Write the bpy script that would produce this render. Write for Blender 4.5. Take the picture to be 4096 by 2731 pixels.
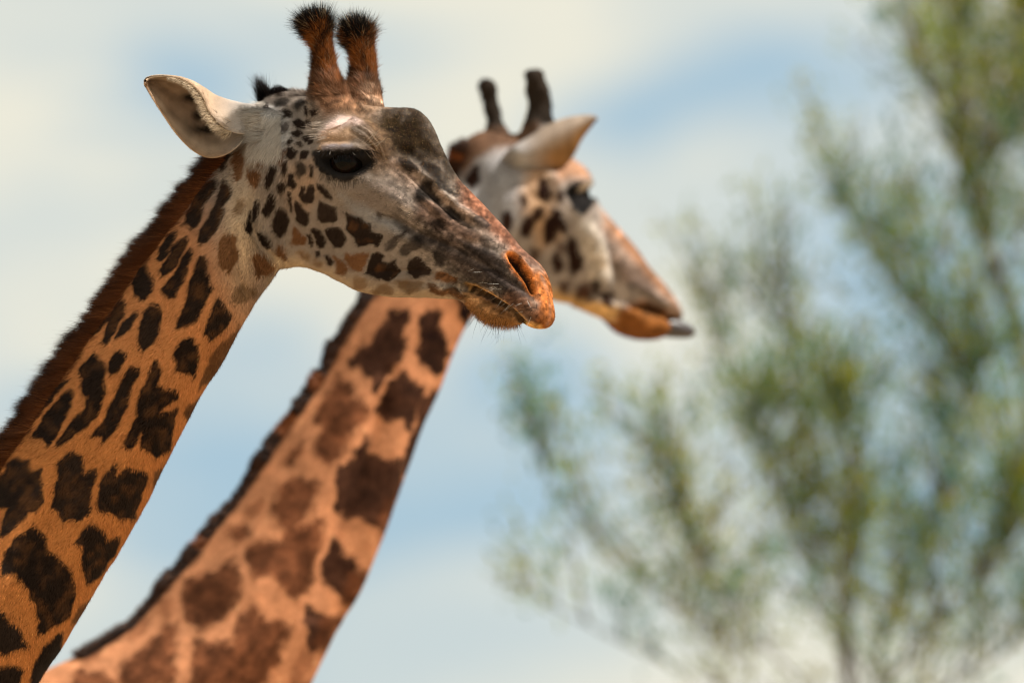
import bpy, math, random
import numpy as np

rng = np.random.default_rng(7)
random.seed(7)
scene = bpy.context.scene
for o in list(bpy.data.objects):
    bpy.data.objects.remove(o)

# ------------------------------------------------------------------ camera
PITCH = math.radians(8.0)
CAM = np.array([0.0, 0.0, 2.2])
FWD = np.array([0, math.cos(PITCH), math.sin(PITCH)])
RGT = np.array([1.0, 0, 0])
UPV = np.array([0, -math.sin(PITCH), math.cos(PITCH)])
LENS = 300.0
SW = 36.0 / LENS
DNEAR = 14.0
cam_d = bpy.data.cameras.new('camera')
cam_d.lens = LENS
cam_d.sensor_width = 36.0
cam_d.clip_start = 0.5
cam_d.clip_end = 20000
cam_d.dof.use_dof = True
cam_d.dof.focus_distance = 13.88
cam_d.dof.aperture_fstop = 2.5
cam_o = bpy.data.objects.new('camera', cam_d)
cam_o.location = CAM
cam_o.rotation_euler = (math.radians(90) + PITCH, 0, 0)
scene.collection.objects.link(cam_o)
scene.camera = cam_o

# ------------------------------------------------------------------ sun, sky, exposure
SUN = np.array([0.56, -0.10, 0.82]); SUN /= np.linalg.norm(SUN)
SUN_EL = math.asin(SUN[2]); SUN_AZ = math.atan2(SUN[0], SUN[1])
sl = bpy.data.lights.new('sun', 'SUN')
sl.energy = 5.0
sl.angle = math.radians(0.55)
sl.color = (1.0, 0.94, 0.84)
so = bpy.data.objects.new('sun', sl)
so.rotation_euler = (math.pi / 2 - SUN_EL, 0, -SUN_AZ + math.pi)
import mathutils
so.rotation_euler = mathutils.Vector(-SUN).to_track_quat('-Z', 'Y').to_euler()
scene.collection.objects.link(so)

world = bpy.data.worlds.new('World')
scene.world = world
world.use_nodes = True
wn = world.node_tree
wn.nodes.clear()


def N(nt, typ, **kw):
    n = nt.nodes.new(typ)
    for k, v in kw.items():
        setattr(n, k, v)
    return n


def build_sky():
    L = wn.links.new
    out = N(wn, 'ShaderNodeOutputWorld')
    bg = N(wn, 'ShaderNodeBackground')
    bg.inputs['Strength'].default_value = 0.081
    L(bg.outputs[0], out.inputs[0])
    sky = N(wn, 'ShaderNodeTexSky', sky_type='NISHITA')
    sky.sun_disc = False
    sky.sun_elevation = SUN_EL
    sky.sun_rotation = SUN_AZ
    sky.air_density = 1.0
    sky.dust_density = 1.6
    tc = N(wn, 'ShaderNodeTexCoord')
    # long soft cloud banks in the whole sky: stretched noise over direction
    mp = N(wn, 'ShaderNodeMapping')
    mp.inputs['Scale'].default_value = (26, 26, 60)
    mp.inputs['Rotation'].default_value = (0, math.radians(8), 0)
    mp.inputs['Location'].default_value = (3.1, 0.4, 2.35)
    L(tc.outputs['Generated'], mp.inputs[0])
    nz = N(wn, 'ShaderNodeTexNoise')
    nz.inputs['Scale'].default_value = 1.0
    nz.inputs['Detail'].default_value = 3.0
    nz.inputs['Roughness'].default_value = 0.45
    L(mp.outputs[0], nz.inputs['Vector'])
    ramp = N(wn, 'ShaderNodeMapRange', interpolation_type='SMOOTHSTEP')
    ramp.inputs['From Min'].default_value = 0.40
    ramp.inputs['From Max'].default_value = 0.60
    L(nz.outputs['Fac'], ramp.inputs['Value'])
    # blue gaps that the photograph shows between the banks (clear-sky patches)
    gaps = [((2900, 330), (900, 210), -14, 1.0), ((3350, 330), (520, 280), -10, 0.85), ((1350, 1950), (1300, 560), -8, 0.85),
            ((760, 330), (360, 190), 10, 0.6), ((1000, 1420), (460, 280), 0, 0.75), ((2050, 1500), (460, 190), -8, .8),
            ((1500, 150), (700, 90), 0, 0.4), ((250, 1640), (600, 130), -5, 0.7), ((3750, 1500), (950, 1000), 0, .85), ((450, 470), (320, 80), 0, .5), ((1300, 2560), (1700, 420), -4, .62)]
    prev = None
    for (u, v), (ru, rv), rot, amt in gaps:
        d = FWD + RGT * ((u - 2048) / 4096 * SW) + UPV * ((1365.5 - v) / 4096 * SW)
        d = d / np.linalg.norm(d)
        vs = N(wn, 'ShaderNodeVectorMath', operation='SUBTRACT')
        vs.inputs[1].default_value = d
        L(tc.outputs['Generated'], vs.inputs[0])
        dx = N(wn, 'ShaderNodeVectorMath', operation='DOT_PRODUCT')
        dz = N(wn, 'ShaderNodeVectorMath', operation='DOT_PRODUCT')
        a = math.radians(rot)
        ku = 4096 / SW / ru; kv = 4096 / SW / rv
        ax = (RGT * math.cos(a) - UPV * math.sin(a)) * ku
        az = (RGT * math.sin(a) + UPV * math.cos(a)) * kv
        dx.inputs[1].default_value = ax; dz.inputs[1].default_value = az
        L(vs.outputs[0], dx.inputs[0]); L(vs.outputs[0], dz.inputs[0])
        cb = N(wn, 'ShaderNodeCombineXYZ')
        L(dx.outputs['Value'], cb.inputs[0]); L(dz.outputs['Value'], cb.inputs[1])
        # soft uneven border
        nd = N(wn, 'ShaderNodeVectorMath', operation='ADD')
        L(cb.outputs[0], nd.inputs[0])
        nn = N(wn, 'ShaderNodeTexNoise'); nn.inputs['Scale'].default_value = 140
        L(tc.outputs['Generated'], nn.inputs['Vector'])
        ns = N(wn, 'ShaderNodeVectorMath', operation='SUBTRACT'); ns.inputs[1].default_value = (.5, .5, .5)
        L(nn.outputs['Color'], ns.inputs[0])
        nsc = N(wn, 'ShaderNodeVectorMath', operation='SCALE'); nsc.inputs['Scale'].default_value = 0.5
        L(ns.outputs[0], nsc.inputs[0]); L(nsc.outputs[0], nd.inputs[1])
        ln = N(wn, 'ShaderNodeVectorMath', operation='LENGTH')
        L(nd.outputs[0], ln.inputs[0])
        mr = N(wn, 'ShaderNodeMapRange', interpolation_type='SMOOTHSTEP')
        mr.inputs['From Min'].default_value = 1.25; mr.inputs['From Max'].default_value = 0.35
        mr.inputs['To Min'].default_value = 0; mr.inputs['To Max'].default_value = amt
        L(ln.outputs['Value'], mr.inputs['Value'])
        if prev is None:
            prev = mr.outputs[0]
        else:
            mx = N(wn, 'ShaderNodeMath', operation='MAXIMUM')
            L(prev, mx.inputs[0]); L(mr.outputs[0], mx.inputs[1]); prev = mx.outputs[0]
    # cloud cover = 0.72 + noise part - gaps
    m1 = N(wn, 'ShaderNodeMath', operation='MULTIPLY_ADD')
    m1.inputs[1].default_value = 0.42; m1.inputs[2].default_value = 0.62
    L(ramp.outputs[0], m1.inputs[0])
    m2 = N(wn, 'ShaderNodeMath', operation='SUBTRACT', use_clamp=True)
    L(m1.outputs[0], m2.inputs[0]); L(prev, m2.inputs[1])
    # thin high cloud tints even the clear sky
    hazy = N(wn, 'ShaderNodeMix', data_type='RGBA')
    hazy.inputs['Factor'].default_value = 0.88
    L(sky.outputs[0], hazy.inputs['A'])
    hazy.inputs['B'].default_value = (2.55, 3.6, 4.3, 1)
    mix = N(wn, 'ShaderNodeMix', data_type='RGBA')
    L(m2.outputs[0], mix.inputs['Factor'])
    L(hazy.outputs['Result'], mix.inputs['A'])
    mix.inputs['B'].default_value = (5.45, 5.3, 4.5, 1)
    L(mix.outputs['Result'], bg.inputs['Color'])


build_sky()
scene.view_settings.view_transform = 'Standard'
scene.view_settings.look = 'None'
scene.view_settings.gamma = 1.0
scene.view_settings.exposure = 0.95
scene.view_settings.use_curve_mapping = False
scene.render.engine = 'CYCLES'
scene.cycles.filter_width = 1.1
scene.render.resolution_x = 1024
scene.render.resolution_y = 682

# ------------------------------------------------------------------ helpers
col = scene.collection


def ray(u, v):
    u = np.asarray(u, float); v = np.asarray(v, float)
    return FWD + np.multiply.outer((u - 2048) / 4096 * SW, RGT) + np.multiply.outer((1365.5 - v) / 4096 * SW, UPV)


def at_depth(u, v, D):
    return CAM + ray(u, v) * np.asarray(D)[..., None]


def project(X):
    r = X - CAM
    dep = r @ FWD
    return np.stack([2048 + (r @ RGT) / dep / SW * 4096, 1365.5 - (r @ UPV) / dep / SW * 4096], -1)


class Frame:
    """a vertical median plane through the pivot, heading given in degrees (negative = towards the camera)"""
    def __init__(s, pu, pv, D, deg):
        a = math.radians(deg)
        s.p0 = at_depth(pu, pv, np.array(D))
        s.h = np.array([math.cos(a), math.sin(a), 0])
        s.n = np.array([math.sin(a), -math.cos(a), 0])

    def P(s, u, v, l=0.0):
        d = ray(u, v)
        l = np.asarray(l, float)
        num = (s.p0 - CAM) @ s.n + l
        t = num / (d @ s.n)
        return CAM + d * t[..., None]

    def lat(s, X):
        return (X - s.p0) @ s.n


def hash3(ix, iy, iz, seed):
    h = (ix * 374761393 + iy * 668265263 + iz * 2147483647 + seed * 974634777) & 0xffffffff
    h = ((h ^ (h >> 13)) * 1274126177) & 0xffffffff
    h = h ^ (h >> 16)
    return (h & 0xffffff) / float(0xffffff)


def vnoise(P, seed=0):
    """value noise in [-1,1]; P is (n,2) or (n,3)"""
    P = np.asarray(P, float)
    if P.shape[1] == 2:
        P = np.concatenate([P, np.zeros((len(P), 1))], 1)
    I = np.floor(P).astype(np.int64); F = P - I
    F = F * F * (3 - 2 * F)
    r = 0
    for dx in (0, 1):
        wx = F[:, 0] if dx else 1 - F[:, 0]
        for dy in (0, 1):
            wy = F[:, 1] if dy else 1 - F[:, 1]
            for dz in (0, 1):
                wz = F[:, 2] if dz else 1 - F[:, 2]
                r = r + wx * wy * wz * hash3(I[:, 0] + dx, I[:, 1] + dy, I[:, 2] + dz, seed)
    return r * 2 - 1


def smooth(x, a, b):
    t = np.clip((x - a) / (b - a), 0, 1)
    return t * t * (3 - 2 * t)


def sd_poly(poly, q):
    """signed distance, positive inside"""
    poly = np.asarray(poly, float)
    d = np.full(len(q), 1e18)
    ins = np.zeros(len(q), bool)
    n = len(poly)
    for i in range(n):
        a = poly[i]; b = poly[(i + 1) % n]
        e = b - a; w = q - a
        t = np.clip((w @ e) / max(e @ e, 1e-9), 0, 1)
        dd = w - t[:, None] * e
        d = np.minimum(d, (dd * dd).sum(1))
        c = ((a[1] > q[:, 1]) != (b[1] > q[:, 1]))
        xs = a[0] + (q[:, 1] - a[1]) / (e[1] if abs(e[1]) > 1e-9 else 1e-9) * e[0]
        ins ^= c & (q[:, 0] < xs)
    d = np.sqrt(d)
    return np.where(ins, d, -d)


def d_line(line, q):
    line = np.asarray(line, float)
    d = np.full(len(q), 1e18); par = np.zeros(len(q))
    n = len(line) - 1
    for i in range(n):
        a = line[i]; b = line[i + 1]; e = b - a; w = q - a
        t = np.clip((w @ e) / max(e @ e, 1e-9), 0, 1)
        dd = w - t[:, None] * e; s = (dd * dd).sum(1)
        k = s < d
        par = np.where(k, (i + t) / n, par); d = np.minimum(d, s)
    return np.sqrt(d), par


def lin(r, g, b):
    f = lambda c: c / 255 / 12.92 if c / 255 <= 0.04045 else ((c / 255 + 0.055) / 1.055) ** 2.4
    return np.array([f(r), f(g), f(b)])


def catmull(A, m):
    """resample control rows A (n,k) to m rows"""
    A = np.asarray(A, float); n = len(A)
    x = np.linspace(0, n - 1, m); i = np.clip(x.astype(int), 0, n - 2); f = (x - i)[:, None]
    p0 = A[np.clip(i - 1, 0, n - 1)]; p1 = A[i]; p2 = A[i + 1]; p3 = A[np.clip(i + 2, 0, n - 1)]
    return 0.5 * (2 * p1 + (p2 - p0) * f + (2 * p0 - 5 * p1 + 4 * p2 - p3) * f ** 2 + (3 * p1 - p0 - 3 * p2 + p3) * f ** 3)


def mesh_np(name, V, faces_flat, sizes, colors=None, smooth_sh=True):
    me = bpy.data.meshes.new(name)
    V = np.asarray(V, np.float32); faces_flat = np.asarray(faces_flat, np.int32).ravel(); sizes = np.asarray(sizes, np.int32)
    me.vertices.add(len(V)); me.vertices.foreach_set('co', V.ravel())
    me.loops.add(len(faces_flat)); me.loops.foreach_set('vertex_index', faces_flat)
    me.polygons.add(len(sizes))
    st = np.concatenate([[0], np.cumsum(sizes)[:-1]]).astype(np.int32)
    me.polygons.foreach_set('loop_start', st)
    me.polygons.foreach_set('loop_total', sizes)
    if colors is not None:
        at = me.color_attributes.new('Col', 'FLOAT_COLOR', 'POINT')
        c = np.ones((len(V), 4), np.float32); c[:, :3] = colors
        at.data.foreach_set('color', c.ravel())
    me.update(calc_edges=True)
    me.validate()
    if smooth_sh:
        me.polygons.foreach_set('use_smooth', np.ones(len(sizes), bool))
    return me


def obj(name, me, mat=None, parent=None, **props):
    o = bpy.data.objects.new(name, me)
    col.objects.link(o)
    if mat is not None:
        me.materials.append(mat)
    if parent is not None:
        o.parent = parent
    for k, v in props.items():
        o[k] = v
    return o


def grid_faces(m, n, closed=True, off=0):
    i, j = np.meshgrid(np.arange(m - 1), np.arange(n if closed else n - 1), indexing='ij')
    j2 = (j + 1) % n
    f = np.stack([i * n + j, i * n + j2, (i + 1) * n + j2, (i + 1) * n + j], -1).reshape(-1, 4)
    return f + off


class Raw:
    def __init__(s):
        s.V = []; s.F = []; s.n = 0

    def add(s, V, F):
        s.V.append(V); s.F += [tuple(int(i) + s.n for i in f) for f in F]; s.n += len(V)

    def loft(s, rings):
        """rings (m,n,3) closed round, capped with fans"""
        m, n, _ = rings.shape
        V = rings.reshape(-1, 3)
        F = [tuple(f) for f in grid_faces(m, n)]
        V = np.concatenate([V, rings[0].mean(0)[None], rings[-1].mean(0)[None]])
        for j in range(n):
            F.append((m * n, (j + 1) % n, j))
            F.append((m * n + 1, (m - 1) * n + j, (m - 1) * n + (j + 1) % n))
        s.add(V, F)


def section_loft(fr, st, m, n=44):
    """stations: (tu,tv, bu,bv, half width, top mult, bottom mult, widest t, power)"""
    A = catmull(np.array(st, float), m)
    phi = np.linspace(0, 2 * math.pi, n, endpoint=False)
    t = (1 - np.cos(phi)) / 2; sn = np.sin(phi)
    R = np.zeros((m, n, 3))
    for k in range(m):
        tu, tv, bu, bv, W, mt, mb, tw, pw = A[k]
        T = fr.P(tu, tv); B = fr.P(bu, bv)
        mod = np.where(t > tw, 1 + (mt - 1) * smooth(t, tw, 1.02), 1 + (mb - 1) * smooth(-t, -tw, 0.02))
        w = max(W, .002) * np.sign(sn) * np.abs(sn) ** pw * mod
        R[k] = B + (T - B) * t[:, None] + fr.n * w[:, None]
    return R


def tube(path, rad, m=24, n=18, ell=None):
    """path (k,3), rad (k,), resampled"""
    A = catmull(np.concatenate([np.asarray(path), np.asarray(rad)[:, None]], 1), m)
    P = A[:, :3]; r = np.maximum(A[:, 3], .0005)
    T = np.gradient(P, axis=0); T /= np.linalg.norm(T, axis=1)[:, None]
    ref = np.array([0, 1.0, 0.05])
    R = np.zeros((m, n, 3)); a = np.linspace(0, 2 * math.pi, n, endpoint=False)
    for k in range(m):
        s = np.cross(T[k], ref); s /= np.linalg.norm(s); q = np.cross(s, T[k])
        R[k] = P[k] + r[k] * (np.cos(a)[:, None] * s + np.sin(a)[:, None] * q)
    return R


def remesh(raw, voxel):
    V = np.concatenate(raw.V)
    me = bpy.data.meshes.new('tmp'); me.from_pydata(V.tolist(), [], raw.F); me.update()
    o = bpy.data.objects.new('tmp', me); col.objects.link(o)
    md = o.modifiers.new('r', 'REMESH'); md.mode = 'VOXEL'; md.voxel_size = voxel; md.adaptivity = 0
    dg = bpy.context.evaluated_depsgraph_get()
    ev = o.evaluated_get(dg); m2 = ev.to_mesh()
    nv = len(m2.vertices); co = np.zeros(nv * 3, np.float32); m2.vertices.foreach_get('co', co)
    npol = len(m2.polygons); ls = np.zeros(len(m2.loops), np.int32); m2.loops.foreach_get('vertex_index', ls)
    lt = np.zeros(npol, np.int32); m2.polygons.foreach_get('loop_total', lt)
    ev.to_mesh_clear()
    bpy.data.objects.remove(o); bpy.data.meshes.remove(me)
    assert (lt == 4).all()
    return co.reshape(-1, 3).astype(float), ls.reshape(-1, 4)


class Surf:
    """quad mesh held in numpy, with smoothing, normals and displacement"""
    def __init__(s, V, Q):
        s.V = V; s.Q = Q
        E = np.concatenate([Q[:, [0, 1]], Q[:, [1, 2]], Q[:, [2, 3]], Q[:, [3, 0]]])
        E = np.sort(E, 1)
        key = np.unique(E[:, 0].astype(np.int64) * len(V) + E[:, 1])
        s.E = np.stack([key // len(V), key % len(V)], 1)
        s.deg = np.bincount(s.E.ravel(), minlength=len(V)).astype(float)

    def lap(s, X):
        n = len(s.V); a, b = s.E[:, 0], s.E[:, 1]
        out = np.empty_like(X)
        for k in range(X.shape[1]):
            out[:, k] = (np.bincount(a, X[b, k], n) + np.bincount(b, X[a, k], n)) / s.deg
        return out - X

    def smooth(s, it, lam=0.5, w=None):
        for _ in range(it):
            d = s.lap(s.V) * lam
            s.V = s.V + (d if w is None else d * w[:, None])

    def normals(s):
        V, Q = s.V, s.Q
        fn = np.cross(V[Q[:, 2]] - V[Q[:, 0]], V[Q[:, 3]] - V[Q[:, 1]])
        n = np.zeros_like(V)
        for k in range(3):
            n[:, k] = sum(np.bincount(Q[:, c], fn[:, k], len(V)) for c in range(4))
        return n / np.maximum(np.linalg.norm(n, axis=1), 1e-12)[:, None]


def strands(P, T, Nn, L, W, C, lift0=0.1, lift1=0.5, tipc=1.0, curl=None, seg=2):
    """hair blades: roots P, tangent T, normals Nn -> (V, tris, colours)"""
    n = len(P)
    S = np.cross(Nn, T); S /= np.maximum(np.linalg.norm(S, axis=1), 1e-9)[:, None]
    L = np.broadcast_to(L, n)[:, None]; W = np.broadcast_to(W, n)[:, None]
    lift0 = np.broadcast_to(lift0, n)[:, None]; lift1 = np.broadcast_to(lift1, n)[:, None]
    pts = [P - Nn * 0.0008]
    cur = pts[0]
    for k in range(seg):
        f = (k + 0.5) / seg
        d = T + Nn * (lift0 + (lift1 - lift0) * f)
        if curl is not None:
            d = d + curl * f
        d = d / np.linalg.norm(d, axis=1)[:, None]
        cur = cur + d * L / seg
        pts.append(cur)
    V = []; 
    for k in range(seg):
        w = W * (1 - 0.75 * k / seg) * 0.5
        V += [pts[k] - S * w, pts[k] + S * w]
    V.append(pts[seg])
    nv = 2 * seg + 1
    V = np.stack(V, 1).reshape(-1, 3)
    base = np.arange(n)[:, None] * nv
    tri = []
    for k in range(seg - 1):
        a = 2 * k
        tri += [[a, a + 1, a + 3], [a, a + 3, a + 2]]
    tri.append([2 * seg - 2, 2 * seg - 1, 2 * seg])
    Ft = (base[:, :, None] + np.array(tri)[None]).reshape(-1, 3)
    tipc = np.asarray(tipc, float)
    g = np.concatenate([np.repeat(np.linspace(0, 1, seg + 1)[:-1], 2), [1.0]])
    Cc = C[:, None, :] * (1 + (tipc - 1) * g[None, :, None]) if tipc.ndim == 0 else C[:, None, :] * (1 - g[None, :, None]) + tipc[:, None, :] * g[None, :, None]
    return V, Ft, Cc.reshape(-1, 3)


class Hair:
    def __init__(s):
        s.V = []; s.F = []; s.C = []; s.n = 0

    def add(s, V, F, C):
        s.V.append(V); s.F.append(F + s.n); s.C.append(C); s.n += len(V)

    def obj(s, name, mat, parent, **kw):
        V = np.concatenate(s.V); F = np.concatenate(s.F); C = np.concatenate(s.C)
        me = mesh_np(name, V, F, np.full(len(F), 3), np.clip(C, 0, 1), smooth_sh=True)
        return obj(name, me, mat, parent, **kw)


def unit(X):
    return X / np.maximum(np.linalg.norm(X, axis=-1), 1e-9)[..., None]


def tangent(D, Nn):
    return unit(D - Nn * (D * Nn).sum(1)[:, None])


def img_dir(du, dv):
    return np.multiply.outer(np.asarray(du, float), RGT) - np.multiply.outer(np.asarray(dv, float), UPV)


# ------------------------------------------------------------------ materials
def mat_new(name):
    m = bpy.data.materials.new(name); m.use_nodes = True
    return m, m.node_tree, m.node_tree.nodes['Principled BSDF']


def skin_mat(name, bump=0.25, scale=900):
    m, nt, b = mat_new(name)
    at = N(nt, 'ShaderNodeAttribute', attribute_name='Col')
    tc = N(nt, 'ShaderNodeTexCoord')
    nz = N(nt, 'ShaderNodeTexNoise'); nz.inputs['Scale'].default_value = scale; nz.inputs['Detail'].default_value = 3
    nt.links.new(tc.outputs['Object'], nz.inputs['Vector'])
    mr = N(nt, 'ShaderNodeMapRange'); mr.inputs['To Min'].default_value = 0.72; mr.inputs['To Max'].default_value = 1.28
    nt.links.new(nz.outputs['Fac'], mr.inputs['Value'])
    mx = N(nt, 'ShaderNodeVectorMath', operation='SCALE')
    nt.links.new(at.outputs['Color'], mx.inputs[0]); nt.links.new(mr.outputs[0], mx.inputs['Scale'])
    nt.links.new(mx.outputs[0], b.inputs['Base Color'])
    bp = N(nt, 'ShaderNodeBump'); bp.inputs['Strength'].default_value = bump; bp.inputs['Distance'].default_value = 0.002
    nt.links.new(nz.outputs['Fac'], bp.inputs['Height']); nt.links.new(bp.outputs[0], b.inputs['Normal'])
    b.inputs['Roughness'].default_value = 0.75
    b.inputs['Specular IOR Level'].default_value = 0.03
    return m


def hair_mat(name, rough=0.45, transl=0.25, spec=0.5):
    m, nt, b = mat_new(name)
    at = N(nt, 'ShaderNodeAttribute', attribute_name='Col')
    nt.links.new(at.outputs['Color'], b.inputs['Base Color'])
    b.inputs['Roughness'].default_value = rough
    b.inputs['Specular IOR Level'].default_value = spec
    tr = N(nt, 'ShaderNodeBsdfTranslucent'); nt.links.new(at.outputs['Color'], tr.inputs[0])
    mx = N(nt, 'ShaderNodeMixShader'); mx.inputs[0].default_value = transl
    out = nt.nodes['Material Output']
    nt.links.new(b.outputs[0], mx.inputs[1]); nt.links.new(tr.outputs[0], mx.inputs[2]); nt.links.new(mx.outputs[0], out.inputs[0])
    return m


M_SKIN = skin_mat('giraffe_skin')
M_HAIR = hair_mat('giraffe_hair', rough=0.6, transl=0.15, spec=0.02)
M_MANE = hair_mat('giraffe_mane', rough=0.5, transl=0.15, spec=0.06)

M_LASH = hair_mat('giraffe_lash', rough=0.7, transl=0.0, spec=0.03)


def eye_mat():
    m, nt, b = mat_new('giraffe_eye')
    at = N(nt, 'ShaderNodeAttribute', attribute_name='Col')
    tc = N(nt, 'ShaderNodeTexCoord'); nz = N(nt, 'ShaderNodeTexNoise'); nz.inputs['Scale'].default_value = 250
    nt.links.new(tc.outputs['Object'], nz.inputs['Vector'])
    mx = N(nt, 'ShaderNodeVectorMath', operation='MULTIPLY')
    nt.links.new(at.outputs['Color'], mx.inputs[0]); nt.links.new(nz.outputs['Color'], mx.inputs[1])
    nt.links.new(mx.outputs[0], b.inputs['Base Color'])
    b.inputs['Roughness'].default_value = 0.05
    b.inputs['Specular IOR Level'].default_value = 0.08
    return m


M_EYE = eye_mat()


# ------------------------------------------------------------------ ground
def build_ground():
    n = 60
    xs = np.sign(np.linspace(-1, 1, n)) * np.abs(np.linspace(-1, 1, n)) ** 3 * 6000
    X, Y = np.meshgrid(xs, xs + 0.0, indexing='ij')
    Z = 0.06 * np.sin(X * .21) * np.cos(Y * .17) * np.exp(-(X ** 2 + Y ** 2) / 4e4)
    V = np.stack([X, Y, Z], -1).reshape(-1, 3)
    F = grid_faces(n, n, closed=False)
    m, nt, b = mat_new('dry_sand')
    tc = N(nt, 'ShaderNodeTexCoord'); nz = N(nt, 'ShaderNodeTexNoise'); nz.inputs['Scale'].default_value = 0.8; nz.inputs['Detail'].default_value = 8
    nt.links.new(tc.outputs['Object'], nz.inputs['Vector'])
    cr = N(nt, 'ShaderNodeValToRGB')
    cr.color_ramp.elements[0].color = (0.26, 0.19, 0.115, 1); cr.color_ramp.elements[1].color = (0.37, 0.275, 0.17, 1)
    nt.links.new(nz.outputs['Fac'], cr.inputs[0]); nt.links.new(cr.outputs[0], b.inputs['Base Color'])
    b.inputs['Roughness'].default_value = 0.95
    o = obj('ground', mesh_np('ground', V, F, np.full(len(F), 4)), m)
    o['kind'] = 'structure'; o['label'] = 'dry sandy ground below the frame'; o['category'] = 'ground'


build_ground()

# ------------------------------------------------------------------ giraffe tools
def conv(ox, oy, s, pts):
    return [(ox + x / s, oy + y / s) for x, y in pts]


def paint(C, q, poly, color, feather=6.0, alpha=1.0, grow=0.0):
    poly = np.asarray(poly, float)
    lo = poly.min(0) - feather - 2 - grow; hi = poly.max(0) + feather + 2 + grow
    idx = np.nonzero((q[:, 0] > lo[0]) & (q[:, 0] < hi[0]) & (q[:, 1] > lo[1]) & (q[:, 1] < hi[1]))[0]
    if not len(idx):
        return
    sd = sd_poly(poly, q[idx])
    a = (smooth(sd + grow, -feather, feather) * alpha)[:, None]
    C[idx] = C[idx] * (1 - a) + np.asarray(color) * a


def voro_spots(q, size, seed):
    """generic patches for hide outside the traced part: >0 inside a patch"""
    g = q / size; I = np.floor(g).astype(np.int64)
    d1 = np.full(len(q), 9.0); d2 = np.full(len(q), 9.0)
    for dx in (-1, 0, 1):
        for dy in (-1, 0, 1):
            jx = I[:, 0] + dx; jy = I[:, 1] + dy
            px = jx + 0.15 + .7 * hash3(jx, jy, jx * 0, seed); py = jy + 0.15 + .7 * hash3(jx, jy, jx * 0 + 1, seed)
            d = np.hypot(g[:, 0] - px, g[:, 1] - py)
            d2 = np.where(d < d1, d1, np.minimum(d2, d)); d1 = np.minimum(d1, d)
    return (d2 - d1) - 0.16


def ear_shell(fr, st, lat, thick=0.005, m=46, k=26):
    """stations: (U, E, B, L) image points; lat: (lU, lE, lB, lL) side offsets.  returns outer+inner closed shell"""
    rows = []
    for (U, E, B, Lp), (lu, le, lb, ll) in zip(st, lat):
        Pp = [fr.P(*E, le), fr.P(*U, lu), fr.P(*B, lb), fr.P(*Lp, ll)]
        rows.append(np.concatenate(Pp))
    A = catmull(np.array(rows), m).reshape(m, 4, 3)
    G = np.zeros((m, k, 3))
    for i in range(m):
        # extra control points make the rims roll
        E, U, B, Lp = A[i]
        ctl = np.array([E, E * .35 + U * .65 + (U - B) * .02, U * .9 + B * .1, U * .5 + B * .5 + (B - (U + Lp) / 2) * .35, B, B * .5 + Lp * .5 + (B - (U + Lp) / 2) * .3, Lp])
        G[i] = catmull(ctl, k)
    du = np.gradient(G, axis=0); dv = np.gradient(G, axis=1)
    nn = unit(np.cross(du, dv))
    edge = np.minimum(np.linspace(0, 1, k), np.linspace(1, 0, k)) * 2
    th = thick * (0.35 + 0.65 * np.sqrt(np.clip(edge * 3, 0, 1)))[None, :, None]
    A1 = G + nn * th / 2; A2 = G - nn * th / 2
    V = np.concatenate([A1.reshape(-1, 3), A2.reshape(-1, 3)])
    f = grid_faces(m, k, closed=False)
    F = [tuple(x) for x in f] + [tuple(x[::-1] + m * k) for x in f]
    for i in range(m - 1):
        a, b = i * k, (i + 1) * k
        F.append((a, b, b + m * k, a + m * k)); a += k - 1; b += k - 1
        F.append((b, a, a + m * k, b + m * k))
    for j in range(k - 1):
        a = (m - 1) * k + j
        F.append((a, a + 1, a + 1 + m * k, a + m * k))
        F.append((j + 1, j, j + m * k, j + 1 + m * k))
    par = np.stack(np.meshgrid(np.linspace(0, 1, m), np.linspace(0, 1, k), indexing='ij'), -1).reshape(-1, 2)
    return V, F, np.concatenate([par, par]), G, nn


def ball(name, c, r, axis, mat, parent, ns=24, nr=16):
    ph = np.linspace(0, math.pi, nr); th = np.linspace(0, 2 * math.pi, ns, endpoint=False)
    ax = unit(np.asarray(axis)); s = unit(np.cross(ax, [0, 0, 1.0])); q = np.cross(s, ax)
    V = []
    for p in ph:
        rr = r * math.sin(p); h = r * math.cos(p)
        if math.cos(p) > .72:  # cornea bulge
            h += r * .10 * (math.cos(p) - .72) / .28
        V += [c + ax * h + rr * (math.cos(t) * s + math.sin(t) * q) for t in th]
    F = grid_faces(nr, ns)
    cols = []
    for p in ph:
        for t in th:
            e = math.hypot(math.cos(t) * .72, math.sin(t) * 1.25) * p      # wide oval pupil
            cols.append((.003, .0025, .002) if e < .34 else ((.014, .008, .0045) if p < .80 else (.012, .009, .008)))
    return obj(name, mesh_np(name, np.array(V), F, np.full(len(F), 4), np.array(cols)), mat, parent)


def body_below(raw_add, neck_ring, fr, base_dir_left, zt):
    pass


def field(q, ctl, power=2.5):
    """direction field from control arrows by inverse distance"""
    acc = np.zeros((len(q), 2)); ws = np.zeros(len(q))
    for (u, v), (du, dv) in ctl:
        w = 1 / (np.hypot(q[:, 0] - u, q[:, 1] - v) + 20) ** power
        l = math.hypot(du, dv)
        acc += w[:, None] * np.array([du / l, dv / l]); ws += w
    return acc / ws[:, None]


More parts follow.
